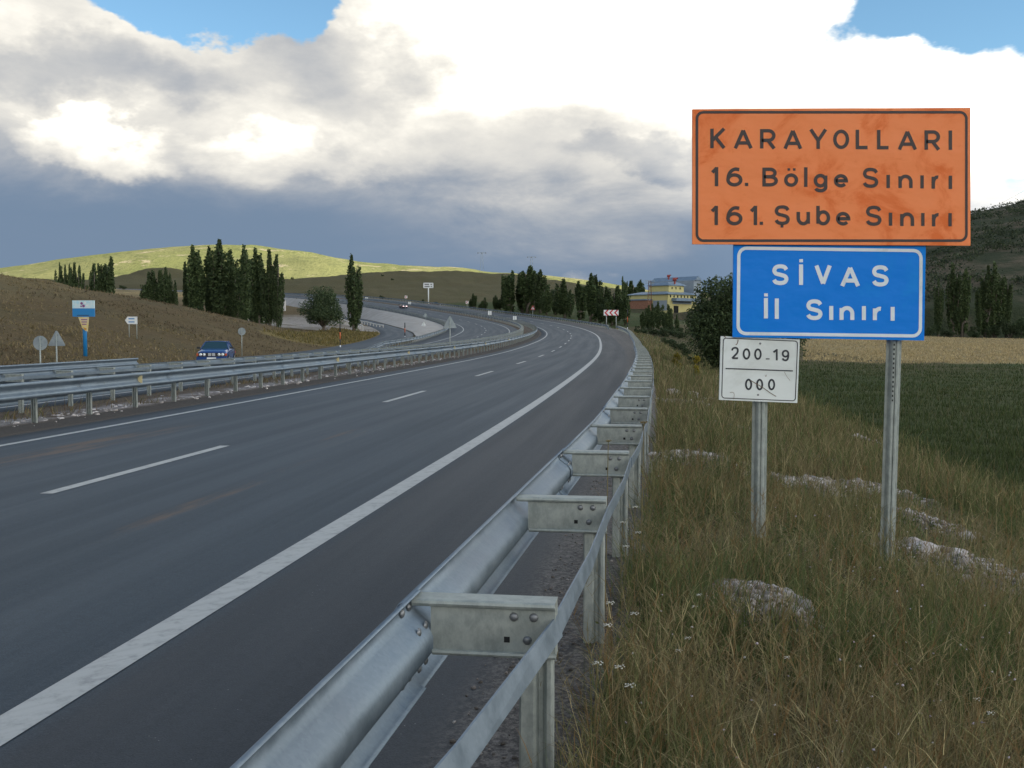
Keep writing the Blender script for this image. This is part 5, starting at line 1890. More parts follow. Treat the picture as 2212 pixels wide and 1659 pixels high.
# brick annex on the left face with lean-to roof, grey cladding patch
fL = lambda zx: (1100 - zx) * U / abs(dL.x)
on_face(O, dL, nL, fL(815), fL(350), -1.0, top_of(765), M_['brick'], 'annex', bld, 3.0)
on_face(O, dL, nL, fL(820), fL(335), top_of(764), top_of(735), M_['roof_blue'], 'annex_roof', bld, 3.4)
on_face(O, dL, nL, fL(447), fL(390), top_of(900), top_of(800), M_['dark_glass'], 'annex_opening', bld, 3.05)
on_face(O, dL, nL, fL(388), fL(340), -1.0, top_of(800), M_['plaster'], 'annex_corner', bld, 3.06)
on_face(O, dL, nL, fL(1085), fL(830), top_of(985), top_of(770), M_['clad_grey'], 'cladding_patch', bld, 0.1)
for zx, zy, R_ in ((1120, 262, 34), (1250, 335, 44)):
    q = at_y(1330.6 + zx * 0.1016, 570.3 + zy * 0.1016, Yb + 7) - np.array([C0[0], Yb, base_z])
    r = R_ * U
    mb = MB(); mb.cyl((q[0], q[1], q[2] - r * 2.0), (q[0], q[1], q[2]), r * 0.45, n=8)
    mb.cyl((q[0] - r * 1.0, q[1], q[2] + r * 0.2), (q[0] + r * 0.8, q[1], q[2] + r * 0.2), r * 0.75, r * 0.9, 10)
    mb.cyl((q[0] + r * 0.8, q[1], q[2] + r * 0.5), (q[0] + r * 1.5, q[1], q[2] + r * 0.9), r * 0.35, n=8)
    mb.build('red_vent', M_['red_metal'], bld)

# lattice mast beside the mill
Ym = 372.0
p = at_y(1403, 700, Ym); gz_ = land1(p[0], Ym); zt = at_y(1403, 606, Ym)[2] - gz_
mast = thing('lattice_mast', (p[0], Ym, gz_), 'thin rusty lattice mast with short cross arms left of the mill', 'mast')
mb = MB()
wb_, wt_ = 0.9, 0.35
lv = [zt * k / 9 for k in range(10)]
for i in range(9):
    a, b_ = lv[i], lv[i + 1]
    ra = wb_ + (wt_ - wb_) * i / 9; rb = wb_ + (wt_ - wb_) * (i + 1) / 9
    cs = [(1, 1), (1, -1), (-1, -1), (-1, 1)]
    for k in range(4):
        c, d = cs[k], cs[(k + 1) % 4]
        mb.cyl((c[0] * ra, c[1] * ra, a), (c[0] * rb, c[1] * rb, b_), 0.07, n=4)
        mb.cyl((c[0] * ra, c[1] * ra, a), (d[0] * rb, d[1] * rb, b_), 0.045, n=4)
mb.build('lattice', M_['rust'], mast)
for zz, ww in ((0.99, 1.8), (0.93, 1.6)):
    mb = MB(); mb.cyl((-ww, 0, zt * zz), (ww, 0, zt * zz), 0.09, n=5); mb.build('cross_arm', M_['steel_dull'], mast)

# power line supports on the ridge
for px, pt, pb, Yp, lab in ((1041, 546, 588, 770, 'thin power line portal on the ridge crest above the open slope'), (1148, 555, 600, 760, 'thin power line portal on the ridge behind the tall roadside poplars')):
    p = at_y(px, pb, Yp); gz_ = land1(p[0], Yp); zt = at_y(px, pt, Yp)[2] - gz_; u = px_m(1, Yp)
    t = thing('power_pylon', (p[0], Yp, gz_), lab, 'pylon')
    for k in (-1, 1):
        mb = MB(); mb.cyl((k * 3.2 * u, 0, -1), (k * 1.6 * u, 0, zt), 0.10, n=5); mb.build('leg', M_['steel_dull'], t)
    mb = MB(); mb.cyl((-9 * u, 0, zt), (9 * u, 0, zt), 0.12, n=5); mb.build('cross_arm', M_['steel_dull'], t)
    for k in (-8.5, 0, 8.5):
        mb = MB(); mb.cyl((k * u, 0, zt - 1.6 * u), (k * u, 0, zt + 0.4 * u), 0.35, n=6); mb.build('insulator', M_['steel_dark'], t)
a, b_ = Vector(at_y(2300, 360, 520)), Vector(at_y(1990, 512, 600))
t = thing('power_cable', a, 'thin dark power cable rising over the dark hillside', 'cable')
mb = MB(); pts = [a.lerp(b_, k / 12) - Vector((0, 0, 3.0 * math.sin(PI * k / 12))) for k in range(13)]
mb.tube([p - a for p in pts], [0.045] * 13, 5); mb.build('cable', M_['sign_black'], t)


# ---------------------------------------------------------------- trees and shrubs
def leaf_soup(P, size, rng, dark, light, up=0.25, aspect=0.62):
    """kite shaped leaf clumps at points P with random orientation; darker inside is left to the light"""
    n = len(P)
    d = rng.normal(size=(n, 3)); d[:, 2] = np.abs(d[:, 2]) * 0.8 + up
    d /= np.linalg.norm(d, axis=1)[:, None]
    r = rng.normal(size=(n, 3))
    s = np.cross(d, r); s /= np.linalg.norm(s, axis=1)[:, None] + 1e-9
    L = size * rng.uniform(0.6, 1.4, n)[:, None]
    Wd = L * aspect * 0.5
    V = np.stack([P - d * L * 0.5, P + s * Wd - d * L * 0.05, P + d * L * 0.5, P - s * Wd - d * L * 0.05], 1).reshape(-1, 3)
    F = np.arange(4 * n).reshape(n, 4)
    k = np.clip(rng.normal(0.5, 0.28, n), 0, 1)[:, None]
    c = np.array(dark)[None] * (1 - k) + np.array(light)[None] * k
    return V, F, np.repeat(c, 4, 0)


def tree_mesh(parts, name, m):
    V = np.concatenate([p[0] for p in parts]); C = np.concatenate([p[2] for p in parts])
    off = 0; F = []
    for p in parts:
        F.append(p[1] + off); off += len(p[0])
    return tri_soup(name, V, np.concatenate(F), m, C)


def branches(mb, pts_list, n=5):
    for pts, rs in pts_list:
        mb.tube(pts, rs, n)


DK, LT = (0.026, 0.046, 0.020), (0.120, 0.165, 0.066)


def poplar(seed, nsp=9, fat=1.0, H=10.0, bare=0.08, dense=1.0, leaf=0.30, dk=DK, lt=LT):
    """columnar poplar, unit-ish height H: several upright spires crowding round a trunk"""
    rng = np.random.default_rng(seed)
    limbs = []; pts = []
    R = 0.11 * H * fat
    limbs.append(([(0, 0, -0.4), (0.02 * H * rng.normal(), 0, H * 0.35), (0.02 * H * rng.normal(), 0, H * 0.86)], [0.022 * H, 0.015 * H, 0.003 * H]))
    for i in range(nsp):
        a = rng.uniform(0, 2 * PI); rr = R * rng.uniform(0.15, 0.95) if i else 0.0
        z0 = H * rng.uniform(bare * 0.4, 0.24); z1 = H * (1.0 if i == 0 else rng.uniform(0.70, 0.99) - 0.12 * rr / R)
        bx, by = rr * math.cos(a), rr * math.sin(a)
        lean = rng.normal(0, 0.02, 2) * H
        rs = R * (rng.uniform(0.30, 0.50) if i else 0.36)
        limbs.append(([(0, 0, z0 * 0.7), (bx * 0.8, by * 0.8, z0 + (z1 - z0) * 0.35), (bx + lean[0], by + lean[1], z1 * 0.95)], [0.008 * H, 0.005 * H, 0.0015 * H]))
        m = int((620 if i else 1000) * dense * (z1 - z0) / H * 10 / 6)
        t = rng.beta(1.25, 1.35, m)
        prof = np.sin(PI * np.clip(t * 0.90 + 0.07, 0, 1)) ** 0.5
        lump = 0.72 + 0.5 * vnoise(t * 9 + i * 3.3, np.full(m, i * 1.7), seed)
        ph = rng.uniform(0, 2 * PI, m); q = rs * prof * lump * np.sqrt(rng.uniform(0.05, 1, m))
        px = bx * (0.55 + 0.45 * t) + lean[0] * t ** 1.5 + q * np.cos(ph)
        py = by * (0.55 + 0.45 * t) + lean[1] * t ** 1.5 + q * np.sin(ph)
        pz = z0 + (z1 - z0) * t + rng.normal(0, 0.01 * H, m)
        keep = vnoise(px * 2.2 / (H / 10), pz * 1.3 / (H / 10), seed + 5) > np.where((t > 0.72) | (i == 0), 0.0, 0.20)
        pts.append(np.stack([px, py, pz], 1)[keep])
    P = np.concatenate(pts)
    mb = MB(); branches(mb, limbs)
    trunk = mb.mesh('poplar_trunk', M_['bark'], True)
    crown = tree_mesh([leaf_soup(P, leaf * H / 10, rng, dk, lt, 0.5)], 'poplar_crown', M_['leaf'])
    return trunk, crown


def bushy(seed, H=6.0, W=6.0, stem=0.22, n=9000, leaf=0.20, lobes=16, dk=(0.022, 0.040, 0.020), lt=(0.092, 0.125, 0.056), droop=0.0, lr=(0.13, 0.22)):
    """round tree or shrub: uneven lobes of foliage on spreading limbs"""
    rng = np.random.default_rng(seed)
    limbs = [([(0, 0, -0.4), (0.03 * W, 0, H * stem), (0.05 * W, 0.02 * W, H * 0.45)], [0.035 * H, 0.030 * H, 0.018 * H])] if stem > 0 else []
    pts = []
    for i in range(lobes):
        a = rng.uniform(0, 2 * PI); u = rng.uniform(0, 1) ** 0.6
        zc = H * (stem * 0.9 + (0.94 - stem) * rng.uniform(0.16, 0.86))
        lim = math.sin(PI * min(max((zc / H - stem * 0.7) / (1.04 - stem * 0.7), 0.05), 0.95)) ** 0.55
        rr = W * 0.36 * u * lim
        r = W * rng.uniform(*lr)
        c = np.array([rr * math.cos(a), rr * math.sin(a), min(zc, H - r * 0.75)])
        limbs.append(([(0, 0, H * stem * 0.8), (c[0] * 0.5, c[1] * 0.5, H * stem + (c[2] - H * stem) * 0.45), tuple(c)], [0.018 * H, 0.010 * H, 0.003 * H]))
        m = n // lobes
        v = rng.normal(size=(m, 3)); v /= np.linalg.norm(v, axis=1)[:, None]
        q = r * rng.uniform(0.25, 1, m) ** 0.45 * (0.8 + 0.4 * vnoise(v[:, 0] * 3 + i, v[:, 2] * 3, seed))
        p = c + v * q[:, None] * np.array([1, 1, 0.85])
        if droop: p[:, 2] -= droop * (np.hypot(p[:, 0], p[:, 1]) / W) ** 2 * H
        p = p[p[:, 2] > 0.02 * H]
        keep = vnoise(p[:, 0] * 5 / W * 2, p[:, 2] * 5 / W * 2, seed + 3) > 0.16
        pts.append(p[keep])
    P = np.concatenate(pts)
    mb = MB(); branches(mb, limbs)
    return mb.mesh('tree_limbs', M_['bark'], True), tree_mesh([leaf_soup(P, leaf, rng, dk, lt, 0.1, 0.45)], 'tree_crown', M_['leaf'])


def put_tree(name, mesh, loc, sc, label, cat, group=None, rz=0.0):
    t = thing(name, loc, label, cat, group, rz)
    t.scale = sc if isinstance(sc, tuple) else (sc,) * 3
    place(mesh[0], 'trunk', t); place(mesh[1], 'crown', t)
    return t


POP = [poplar(101 + k, 9 + k % 3, (1.0, 1.25, 0.9, 1.1, 0.8)[k]) for k in range(5)]
POP_T = [poplar(140 + k, 13, 0.85, dense=0.9, leaf=0.26) for k in range(2)]
YOUNG = [poplar(160 + k, 6, 1.5, dense=0.8, leaf=0.42) for k in range(2)]
rr = random.Random(5)
ORD = ['first', 'second', 'third', 'fourth', 'fifth', 'sixth', 'seventh', 'eighth', 'ninth', 'tenth', 'eleventh', 'twelfth', 'thirteenth', 'fourteenth']


def rank(items, i, anchor):
    """ordinal word of item i by distance from the anchor's bearing"""
    return ORD[sorted(range(len(items)), key=lambda k: abs(items[k][0] - anchor)).index(i)]



def poplar_at(px, ptop, Y, wpx, label, group, var=None, kind=POP, name='poplar_tree', nat_w=2.2, wide=1.5):
    p = at_y(px, ptop, Y); g = land1(p[0], Y)
    H = p[2] - g
    w = px_m(wpx, Y) * wide
    k = rr.randrange(len(kind)) if var is None else var
    put_tree(name, kind[k], (p[0], Y, g - 0.05), (w / nat_w, w / nat_w, H / 10.0), label, 'tree', group, rr.uniform(0, 6.28))


gl_ = 'dark poplars behind the brown slope'
ROW_A = ((421, 531, 172, 36), (404, 566, 176, 22), (452, 532, 178, 30), (473, 517, 175, 38), (493, 540, 180, 28), (503, 575, 176, 20), (526, 529, 172, 28), (542, 560, 178, 22), (556, 537, 168, 34), (582, 539, 166, 22), (597, 549, 164, 18))
for i_, it_ in enumerate(ROW_A):
    poplar_at(*it_[:2], it_[2], it_[3], 'tall poplar in the dark row behind the brown slope, %s from the concrete portal' % rank(ROW_A, i_, 608), gl_)
ROW_B = ((129, 567, 12), (141, 571, 13), (151, 570, 14), (161, 567, 15), (172, 573, 16), (180, 590, 12))
for i_, it_ in enumerate(ROW_B):
    poplar_at(it_[0], it_[1], 205, it_[2], 'short poplar in the crest clump, %s from the solitary column poplar' % rank(ROW_B, i_, 234), 'low poplars at the crest of the slope')
poplar_at(201, 569, 200, 20, 'medium poplar between the low clump and the solitary column poplar', None)
poplar_at(234, 554, 195, 28, 'solitary thick column poplar on the brown slope crest', None)
ROW_C = ((320, 588, 20), (333, 584, 22), (346, 582, 22), (358, 577, 20), (366, 590, 14), (380, 606, 12))
for i_, it_ in enumerate(ROW_C):
    poplar_at(it_[0], it_[1], 235, it_[2], 'low broad poplar in the loose clump, %s from the tall dark row' % rank(ROW_C, i_, 404), 'loose clump of poplars behind the slope')
g = ground_hit(766, 716, 100)
pt_ = at_y(768, 548, g[1])
put_tree('poplar_tree', POP_T[0], (g[0], g[1], g[2] - 0.05), (px_m(36, g[1]) / 1.9,) * 2 + ((pt_[2] - g[2]) / 10.0,), 'single slender poplar standing alone by the bridge railings', 'tree')
g = ground_hit(697, 717, 90)
Ht = at_y(697, 609, g[1])[2] - g[2]; Wt = px_m(116, g[1])
RT = bushy(301, Ht, Wt, 0.13, 16000, 0.030 * Wt + 0.02, 30, droop=0.16)
put_tree('willow_tree', RT, (g[0], g[1], g[2]), 1.0, 'round bushy tree with a short trunk at the foot of the slope', 'tree')

g2 = 'roadside poplars beyond the far guardrail'
ROW_D = ((1103, 584, 318, 26, 0), (1095, 605, 322, 22, 0), (1128, 590, 322, 24, 0), (1139, 573, 316, 30, 0), (1152, 577, 320, 28, 0), (1167, 582, 312, 22, 0), (1181, 616, 305, 16, 0),
                          (1220, 602, 285, 24, 1), (1232, 625, 290, 18, 1), (1252, 607, 275, 26, 1), (1276, 590, 262, 28, 1), (1287, 594, 266, 26, 1), (1296, 632, 255, 20, 1),
                          (1310, 619, 250, 22, 2), (1331, 617, 246, 24, 2), (1322, 640, 244, 22, 2), (1364, 606, 445, 20, 2), (1384, 604, 450, 15, 2), (1350, 640, 240, 20, 2))
for i_, (px, pt, Y, w, lab) in enumerate(ROW_D):
    sub_ = [q for q in ROW_D if q[4] == lab]
    k_ = rank(sub_, sub_.index(ROW_D[i_]), (1320, 1320, 1420)[lab])
    poplar_at(px, pt, Y, w, ('tall poplar in the thick stand behind the warning triangle, %s on the chevron side', 'poplar in the gappy roadside row, %s from the chevron board', 'poplar in the group by the lattice mast, %s from the mill')[lab] % k_, g2 + (' behind the triangle', ' in the row', ' behind the chevrons')[lab])
poplar_at(1347, 597, 255, 12, 'pale half bare poplar among the group behind the chevron board', None)
ROW_E = ((1016, 645, 8), (1023, 634, 11), (1037, 656, 8), (1048, 642, 11), (1070, 637, 10), (1080, 646, 12), (1200, 647, 14))
for i_, it_ in enumerate(ROW_E):
    poplar_at(it_[0], it_[1], 345 if it_[0] < 1100 else 300, it_[2], 'young small poplar on the bare slope, %s from the white distance board' % rank(ROW_E, i_, 925), 'young poplars on the bare slope')
ROW_F = ((1400, 659, 215, 13), (1411, 655, 212, 13), (1423, 651, 208, 15), (1447, 657, 205, 16), (1462, 678, 200, 10), (1390, 672, 214, 12), (1436, 674, 206, 12))
for i_, it_ in enumerate(ROW_F):
    poplar_at(*it_, 'young pointed tree below the mill, %s from the willow bush' % rank(ROW_F, i_, 1500), 'young trees in front of the mill', kind=YOUNG, name='young_tree', nat_w=3.2)
g3 = 'poplars at the edge of the straw field'
ROW_G = ((2029, 603, 15), (2064, 568, 24), (2081, 579, 22), (2132, 572, 24), (2153, 566, 26), (2176, 598, 14), (2120, 600, 16))
for i_, it_ in enumerate(ROW_G):
    poplar_at(it_[0], it_[1], 268, it_[2], 'tall dark poplar at the straw field, %s counting away from the mill' % rank(ROW_G, i_, 1442), g3, kind=POP_T + [POP[2]], nat_w=1.9)

# shrubs
BUSH = [bushy(400 + k, 2.2, 3.0, 0.0, 2600, 0.20, 10) for k in range(3)]


def bush_at(px, pb, wpx, hpx, Y, label, group=None, name='shrub', var=None, cat='shrub'):
    if Y is None:
        g = ground_hit(px, pb)
    else:
        p = at_y(px, pb, Y); g = np.array([p[0], Y, land1(p[0], Y)])
    k = rr.randrange(3) if var is None else var
    w = px_m(wpx, g[1]); h = px_m(hpx, g[1])
    put_tree(name, BUSH[k], (g[0], g[1], g[2] - 0.1), (w / 3.0, w / 3.0, h / 2.2), label, cat, group, rr.uniform(0, 6.28))


Yw = 56.0
p = at_y(1612, 800, Yw); gw = land1(p[0], Yw)
WB = bushy(333, at_y(1560, 583, Yw)[2] - gw, px_m(285, Yw), 0.0, 60000, 0.17, 60, lr=(0.14, 0.22), dk=(0.020, 0.036, 0.016), lt=(0.095, 0.130, 0.052))
put_tree('willow_bush', WB, (p[0], Yw, gw), 1.0, 'huge rounded willow bush behind the blue panel', 'bush')
ROW_H = ((1392, 712, 26, 20, 190), (1412, 716, 30, 24, 186), (1434, 718, 34, 24, 182), (1456, 720, 32, 26, 178), (1474, 722, 30, 26, 172), (1375, 708, 20, 18, 196), (1445, 706, 30, 20, 205))
for i_, it_ in enumerate(ROW_H):
    bush_at(*it_, 'grey green shrub in the thicket below the mill, %s from the willow bush' % rank(ROW_H, i_, 1500), 'shrubs in the thicket below the mill')
ROW_I = ((1440, 745, 34, 20), (1462, 760, 44, 30), (1480, 772, 34, 26), (1500, 790, 40, 24))
for i_, it_ in enumerate(ROW_I):
    bush_at(*it_, None, 'low verge shrub, %s from the foot of the willow bush' % rank(ROW_I, i_, 1520), 'low shrubs by the willow bush')
ROW_J = ((2010, 30, 28), (2045, 34, 22), (2100, 40, 26), (2140, 44, 30), (2180, 50, 44), (2215, 60, 64), (1765, 40, 30), (2250, 60, 50), (1960, 40, 26))
for i_, it_ in enumerate(ROW_J):
    bush_at(it_[0], 734, it_[1], it_[2], 262 + rr.uniform(-4, 8), 'dark shrub at the far edge of the straw field, %s counting away from the mill' % rank(ROW_J, i_, 1442), 'dark shrubs at the straw field')
for px, pb, w, h, Y, lab in ((848, 596, 8, 5, 690, 'small dark bush on the open ridge, nearer its middle'), (826, 592, 8, 4, 720, 'small dark bush at the very crest of the ridge'), (632, 604, 9, 6, 740, 'dark bush where the sunlit hill meets the ridge'),
                             (825, 640, 14, 9, 470, 'dark bush beside the road left of the red chevron plate'), (912, 648, 16, 12, 405, 'dark green bush just left of the white distance board'), (265, 617, 18, 10, 640, 'round dark bush below the wooded rise')):
    bush_at(px, pb, w, h, Y, lab)
YB = [bushy(450 + k, 1.2, 0.9, 0.0, 900, 0.10, 6, dk=(0.10, 0.09, 0.015), lt=(0.30, 0.24, 0.03)) for k in range(2)]
for k, (px, pb, w, h, lab) in enumerate(((1461, 802, 30, 46, 'yellow flowering weed left of the other one, under the willow bush'), (1506, 816, 32, 56, 'tall yellow flowering weed nearer the white panel'))):
    g = ground_hit(px, pb)
    put_tree('flowering_weed', YB[k], (g[0], g[1], g[2] - 0.02), (px_m(w, g[1]) / 0.9,) * 2 + (px_m(h, g[1]) / 1.2,), lab, 'plant')


# ---------------------------------------------------------------- grass, weeds, stones
def ribbons(B, h, lean, w, c0, c1, rng, curve=0.6, nseg=3, wind=(0.0, 0.0)):
    """tapering blades: B (n,3) roots, h heights, lean (n,2) tip offset as share of height"""
    n = len(B)
    ts = np.linspace(0, 1, nseg + 1)
    a = rng.uniform(0, 2 * PI, n)
    sx, sy = np.cos(a), np.sin(a)
    V = []; C = []
    for i, t in enumerate(ts):
        off = lean * (t ** (1 + curve))[..., None] if np.ndim(t) else lean * (t ** (1 + curve))
        cx = B[:, 0] + off[:, 0] * h; cy = B[:, 1] + off[:, 1] * h
        l2 = np.clip((off ** 2).sum(1), 0, 0.8)
        cz = B[:, 2] + h * t * np.sqrt(1 - l2 * 0.5)
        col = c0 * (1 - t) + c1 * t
        if i < nseg:
            ww = w * (1 - 0.75 * t) * 0.5
            V.append(np.stack([cx - sx * ww, cy - sy * ww, cz], 1)); V.append(np.stack([cx + sx * ww, cy + sy * ww, cz], 1))
            C += [col, col]
        else:
            V.append(np.stack([cx, cy, cz], 1)); C.append(col)
    nv = 2 * nseg + 1
    V = np.stack(V, 1).reshape(-1, 3); C = np.stack(C, 1).reshape(-1, 3)
    f = []
    for i in range(nseg - 1):
        f += [(2 * i, 2 * i + 1, 2 * i + 3), (2 * i, 2 * i + 3, 2 * i + 2)]
    f.append((2 * nseg - 2, 2 * nseg - 1, 2 * nseg))
    F = (np.arange(n)[:, None, None] * nv + np.array(f)[None]).reshape(-1, 3)
    return V, F, C


def soup_object(name, parts, m, label, kind='stuff'):
    V = np.concatenate([p[0] for p in parts]); C = np.concatenate([p[2] for p in parts])
    off = 0; F = []
    for p in parts:
        F.append(p[1] + off); off += len(p[0])
    o = place(tri_soup(name, V, np.concatenate(F), m, C), name)
    return tag(o, label, kind=kind)


def pick(rng, n, cols, wts):
    k = rng.choice(len(cols), n, p=np.array(wts) / sum(wts))
    c = np.array(cols)[k]
    return c * rng.uniform(0.7, 1.3, (n, 1))


STRAW, BROWN, RUST, GREEN, OLIVE, DKG = (0.36, 0.30, 0.155), (0.195, 0.157, 0.080), (0.225, 0.145, 0.064), (0.104, 0.146, 0.048), (0.172, 0.170, 0.070), (0.060, 0.086, 0.032)
def bare(x, y):
    m = np.ones(len(x))
    for g, r, n, hh in RUBW:
        if n < 100 and hh < 0.03: continue
        d = np.hypot(x - g[0], (y - g[1] + (0.30 if hh > 0.1 else 0.0)) * (0.62 if hh > 0.1 else 1.0)) / r
        lo = 0.16 if hh > 0.1 else 0.16
        m = np.minimum(m, lo + (1 - lo) * smooth(0.55, 1.10, d))
    return m


def verge_points(rng, n, y0, y1, pw, xmax=None, e0=0.0):
    """roots on the right-hand verge; more of them close by"""
    y = (y0 ** (1 - pw) + rng.uniform(0, 1, n) * (y1 ** (1 - pw) - y0 ** (1 - pw))) ** (1 / (1 - pw))
    s = Sof(y)
    xe = np.interp(s, _S, _X) - edge_r(s) + e0
    xr = 0.52 * y + 1.3 if xmax is None else np.minimum(0.52 * y + 1.3, xmax)
    x = xe + (xr - xe) * rng.uniform(0, 1, n)
    ok = x > xe
    x, y = x[ok], y[ok]
    keep = rng.uniform(0, 1, len(x)) < bare(x, y)
    x, y = x[keep], y[keep]
    z = land(x, y)[0]
    return np.stack([x, y, z], 1)


rg = np.random.default_rng(77)
parts = []
# near verge: fine dry grass in tufts
B = verge_points(rg, 175000, 1.3, 15.0, 1.35, e0=-0.10)
cl = fbm(B[:, 0] * 1.9, B[:, 1] * 1.9, 3, 71); gr = fbm(B[:, 0] * 0.75 + 5, B[:, 1] * 0.75, 3, 72)
keep = rg.uniform(0, 1, len(B)) < np.clip((cl - 0.34) * 3.2, 0.05, 1)
B, cl, gr = B[keep], cl[keep], gr[keep]
n = len(B)
e_n = edge_r(near_param(B[:, 0], B[:, 1])[0]) - near_param(B[:, 0], B[:, 1])[1]
green = ((gr + rg.normal(0, 0.10, n) + 0.10 * smooth(4.3, 6.5, B[:, 1])) > 0.50) | (e_n + rg.normal(0, 0.7, n) > 5.0)
c0 = pick(rg, n, [BROWN, OLIVE, STRAW, DKG], [4, 3, 1, 2]); c1 = pick(rg, n, [STRAW, BROWN, OLIVE, RUST], [3, 4, 3, 2])
cg = pick(rg, n, [GREEN, OLIVE, DKG], [4, 3, 2]); c1[green] = cg[green]; c0[green] = pick(rg, n, [DKG, GREEN], [2, 1])[green]
dpost = np.minimum(np.hypot(B[:, 0] - pl_[0], B[:, 1] - SIGN_Y), np.hypot(B[:, 0] - pr_[0], B[:, 1] - SIGN_Y))
h = rg.gamma(5, 0.040, n) * (0.35 + 1.2 * cl) * (0.45 + 0.55 * smooth(0.15, 0.9, dpost)) * np.where(e_n > 4.6, 0.6, 1.0)
lean = rg.normal(0, 0.34, (n, 2)) + np.array([0.10, 0.03])
w = rg.uniform(0.0028, 0.0062, n) * (0.75 + B[:, 1] * 0.06)
parts.append(ribbons(B, h, lean, w, c0, c1, rg))
# wispy dry weeds: tall thin stems with side twigs
S0 = verge_points(rg, 5200, 1.5, 13.0, 1.3, e0=-0.05)
n = len(S0)
h = rg.uniform(0.30, 0.62, n); lean = rg.normal(0, 0.24, (n, 2)) + np.array([0.06, 0.0])
cs = pick(rg, n, [BROWN, RUST, STRAW, OLIVE], [4, 3, 2, 3])
parts.append(ribbons(S0, h, lean, np.full(n, 0.0042) * (0.8 + S0[:, 1] * 0.06), cs * 0.8, cs, rg, 0.5, 3))
for k in range(7):
    t = rg.uniform(0.35, 0.95, n)
    Bt = S0 + np.stack([lean[:, 0] * t ** 1.5 * h, lean[:, 1] * t ** 1.5 * h, h * t * 0.97], 1)
    hh = rg.uniform(0.06, 0.16, n) * (1.2 - t * 0.6)
    parts.append(ribbons(Bt, hh, rg.normal(0, 0.75, (n, 2)), np.full(n, 0.0032) * (0.8 + S0[:, 1] * 0.06), cs * 0.9, cs * 1.15, rg, 0.2, 2))
# straw lying flat and leafy low weeds between the stems
Bf = verge_points(rg, 24000, 1.4, 12.0, 1.3); n = len(Bf)
cf = pick(rg, n, [STRAW, BROWN, (0.42, 0.36, 0.22)], [3, 2, 1])
parts.append(ribbons(Bf + np.array([0, 0, 0.015]), rg.uniform(0.10, 0.26, n), rg.normal(0, 1.0, (n, 2)), rg.uniform(0.003, 0.006, n), cf * 0.8, cf, rg, 0.1, 2))
Wp = verge_points(rg, 900, 1.6, 12.0, 1.25)
Wp = Wp[fbm(Wp[:, 0] * 0.8 + 9, Wp[:, 1] * 0.8, 2, 55) > 0.46]
n = len(Wp); m_ = 34
Pl = np.repeat(Wp, m_, 0) + rg.normal(0, 1, (n * m_, 3)) * np.array([0.06, 0.06, 0.045]) * np.repeat(rg.uniform(0.6, 1.7, n), m_)[:, None] + np.array([0, 0, 0.07])
Vl, Fl, Cl = leaf_soup(Pl, 0.030, rg, (0.045, 0.066, 0.024), (0.135, 0.160, 0.060), 0.0, 0.5)
Fl = np.concatenate([Fl[:, [0, 1, 2]], Fl[:, [0, 2, 3]]])
parts.append((Vl, Fl, Cl))
soup_object('dry_grass', parts, M_['grass'], 'tangled dry brown grass and weeds on the near verge')

# farther verge and meadow
parts = []
B = verge_points(rg, 95000, 13.0, 190.0, 1.40)
B = B[~((B[:, 1] > 94) & (B[:, 0] > 0.12 * (B[:, 1] - 100) + 26))]
n = len(B); gr = fbm(B[:, 0] * 0.3 + 5, B[:, 1] * 0.3, 3, 73)
s_, o_ = near_param(B[:, 0], B[:, 1]); e_ = edge_r(s_) - o_
mead = e_ + rg.normal(0, 0.8, n) > 5.0
c1 = pick(rg, n, [STRAW, BROWN, OLIVE, GREEN], [2, 4, 4, 2]); c1[mead] = pick(rg, n, [GREEN, (0.070, 0.100, 0.034), OLIVE], [4, 4, 1])[mead] * 0.72
h = np.where(mead, rg.uniform(0.10, 0.24, n), rg.gamma(5, 0.055, n)) * (0.6 + 0.7 * gr)
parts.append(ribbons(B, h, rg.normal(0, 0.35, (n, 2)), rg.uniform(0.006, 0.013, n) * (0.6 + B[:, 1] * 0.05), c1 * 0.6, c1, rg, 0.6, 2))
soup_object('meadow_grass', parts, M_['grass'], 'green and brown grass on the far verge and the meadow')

# stubble of the straw field
n = 26000
y = rg.uniform(97, 252, n); x = rg.uniform(0.28, 0.62, n) * y
z, inf = land(x, y)
cst = pick(rg, n, [(0.46, 0.37, 0.20), (0.38, 0.30, 0.16)], [1, 1])
soup_object('straw_stubble', [ribbons(np.stack([x, y, z], 1), rg.uniform(0.12, 0.28, n), rg.normal(0, 0.3, (n, 2)), rg.uniform(0.08, 0.22, n), cst * 0.8, cst, rg, 0.6, 2)], M_['grass'], 'pale cut straw standing in the field')

# tussocks on the brown slope, the island of the slip road and the ridge
parts = []
y = 40 + 106 * rg.uniform(0, 1, 130000) ** 1.2; x = rg.uniform(-0.95, -0.10, 130000) * y - 2
z, inf = land(x, y)
ok = (inf['l'] > 6.5) & (inf['ds'] > 0.6)
ok &= rg.uniform(0, 1, len(x)) < np.clip((fbm(x * 0.22, y * 0.22, 3, 81) - 0.30) * 2.4, 0.05, 1)
x, y, z = x[ok], y[ok], z[ok]; n = len(x)
straw = fbm(x * 0.05, y * 0.09, 3, 82) + rg.normal(0, 0.07, n)
isl = (inf['ds'][ok] < 9) & (y > 110)
c = pick(rg, n, [(0.115, 0.086, 0.052), (0.135, 0.105, 0.063), (0.098, 0.088, 0.045), (0.082, 0.066, 0.042)], [4, 4, 2, 2])
c[straw > 0.55] = pick(rg, n, [(0.19, 0.150, 0.082), (0.165, 0.132, 0.066)], [1, 1])[straw > 0.55]
c[isl] = pick(rg, n, [(0.15, 0.120, 0.05), (0.20, 0.16, 0.085), (0.12, 0.105, 0.05)], [3, 2, 2])[isl]
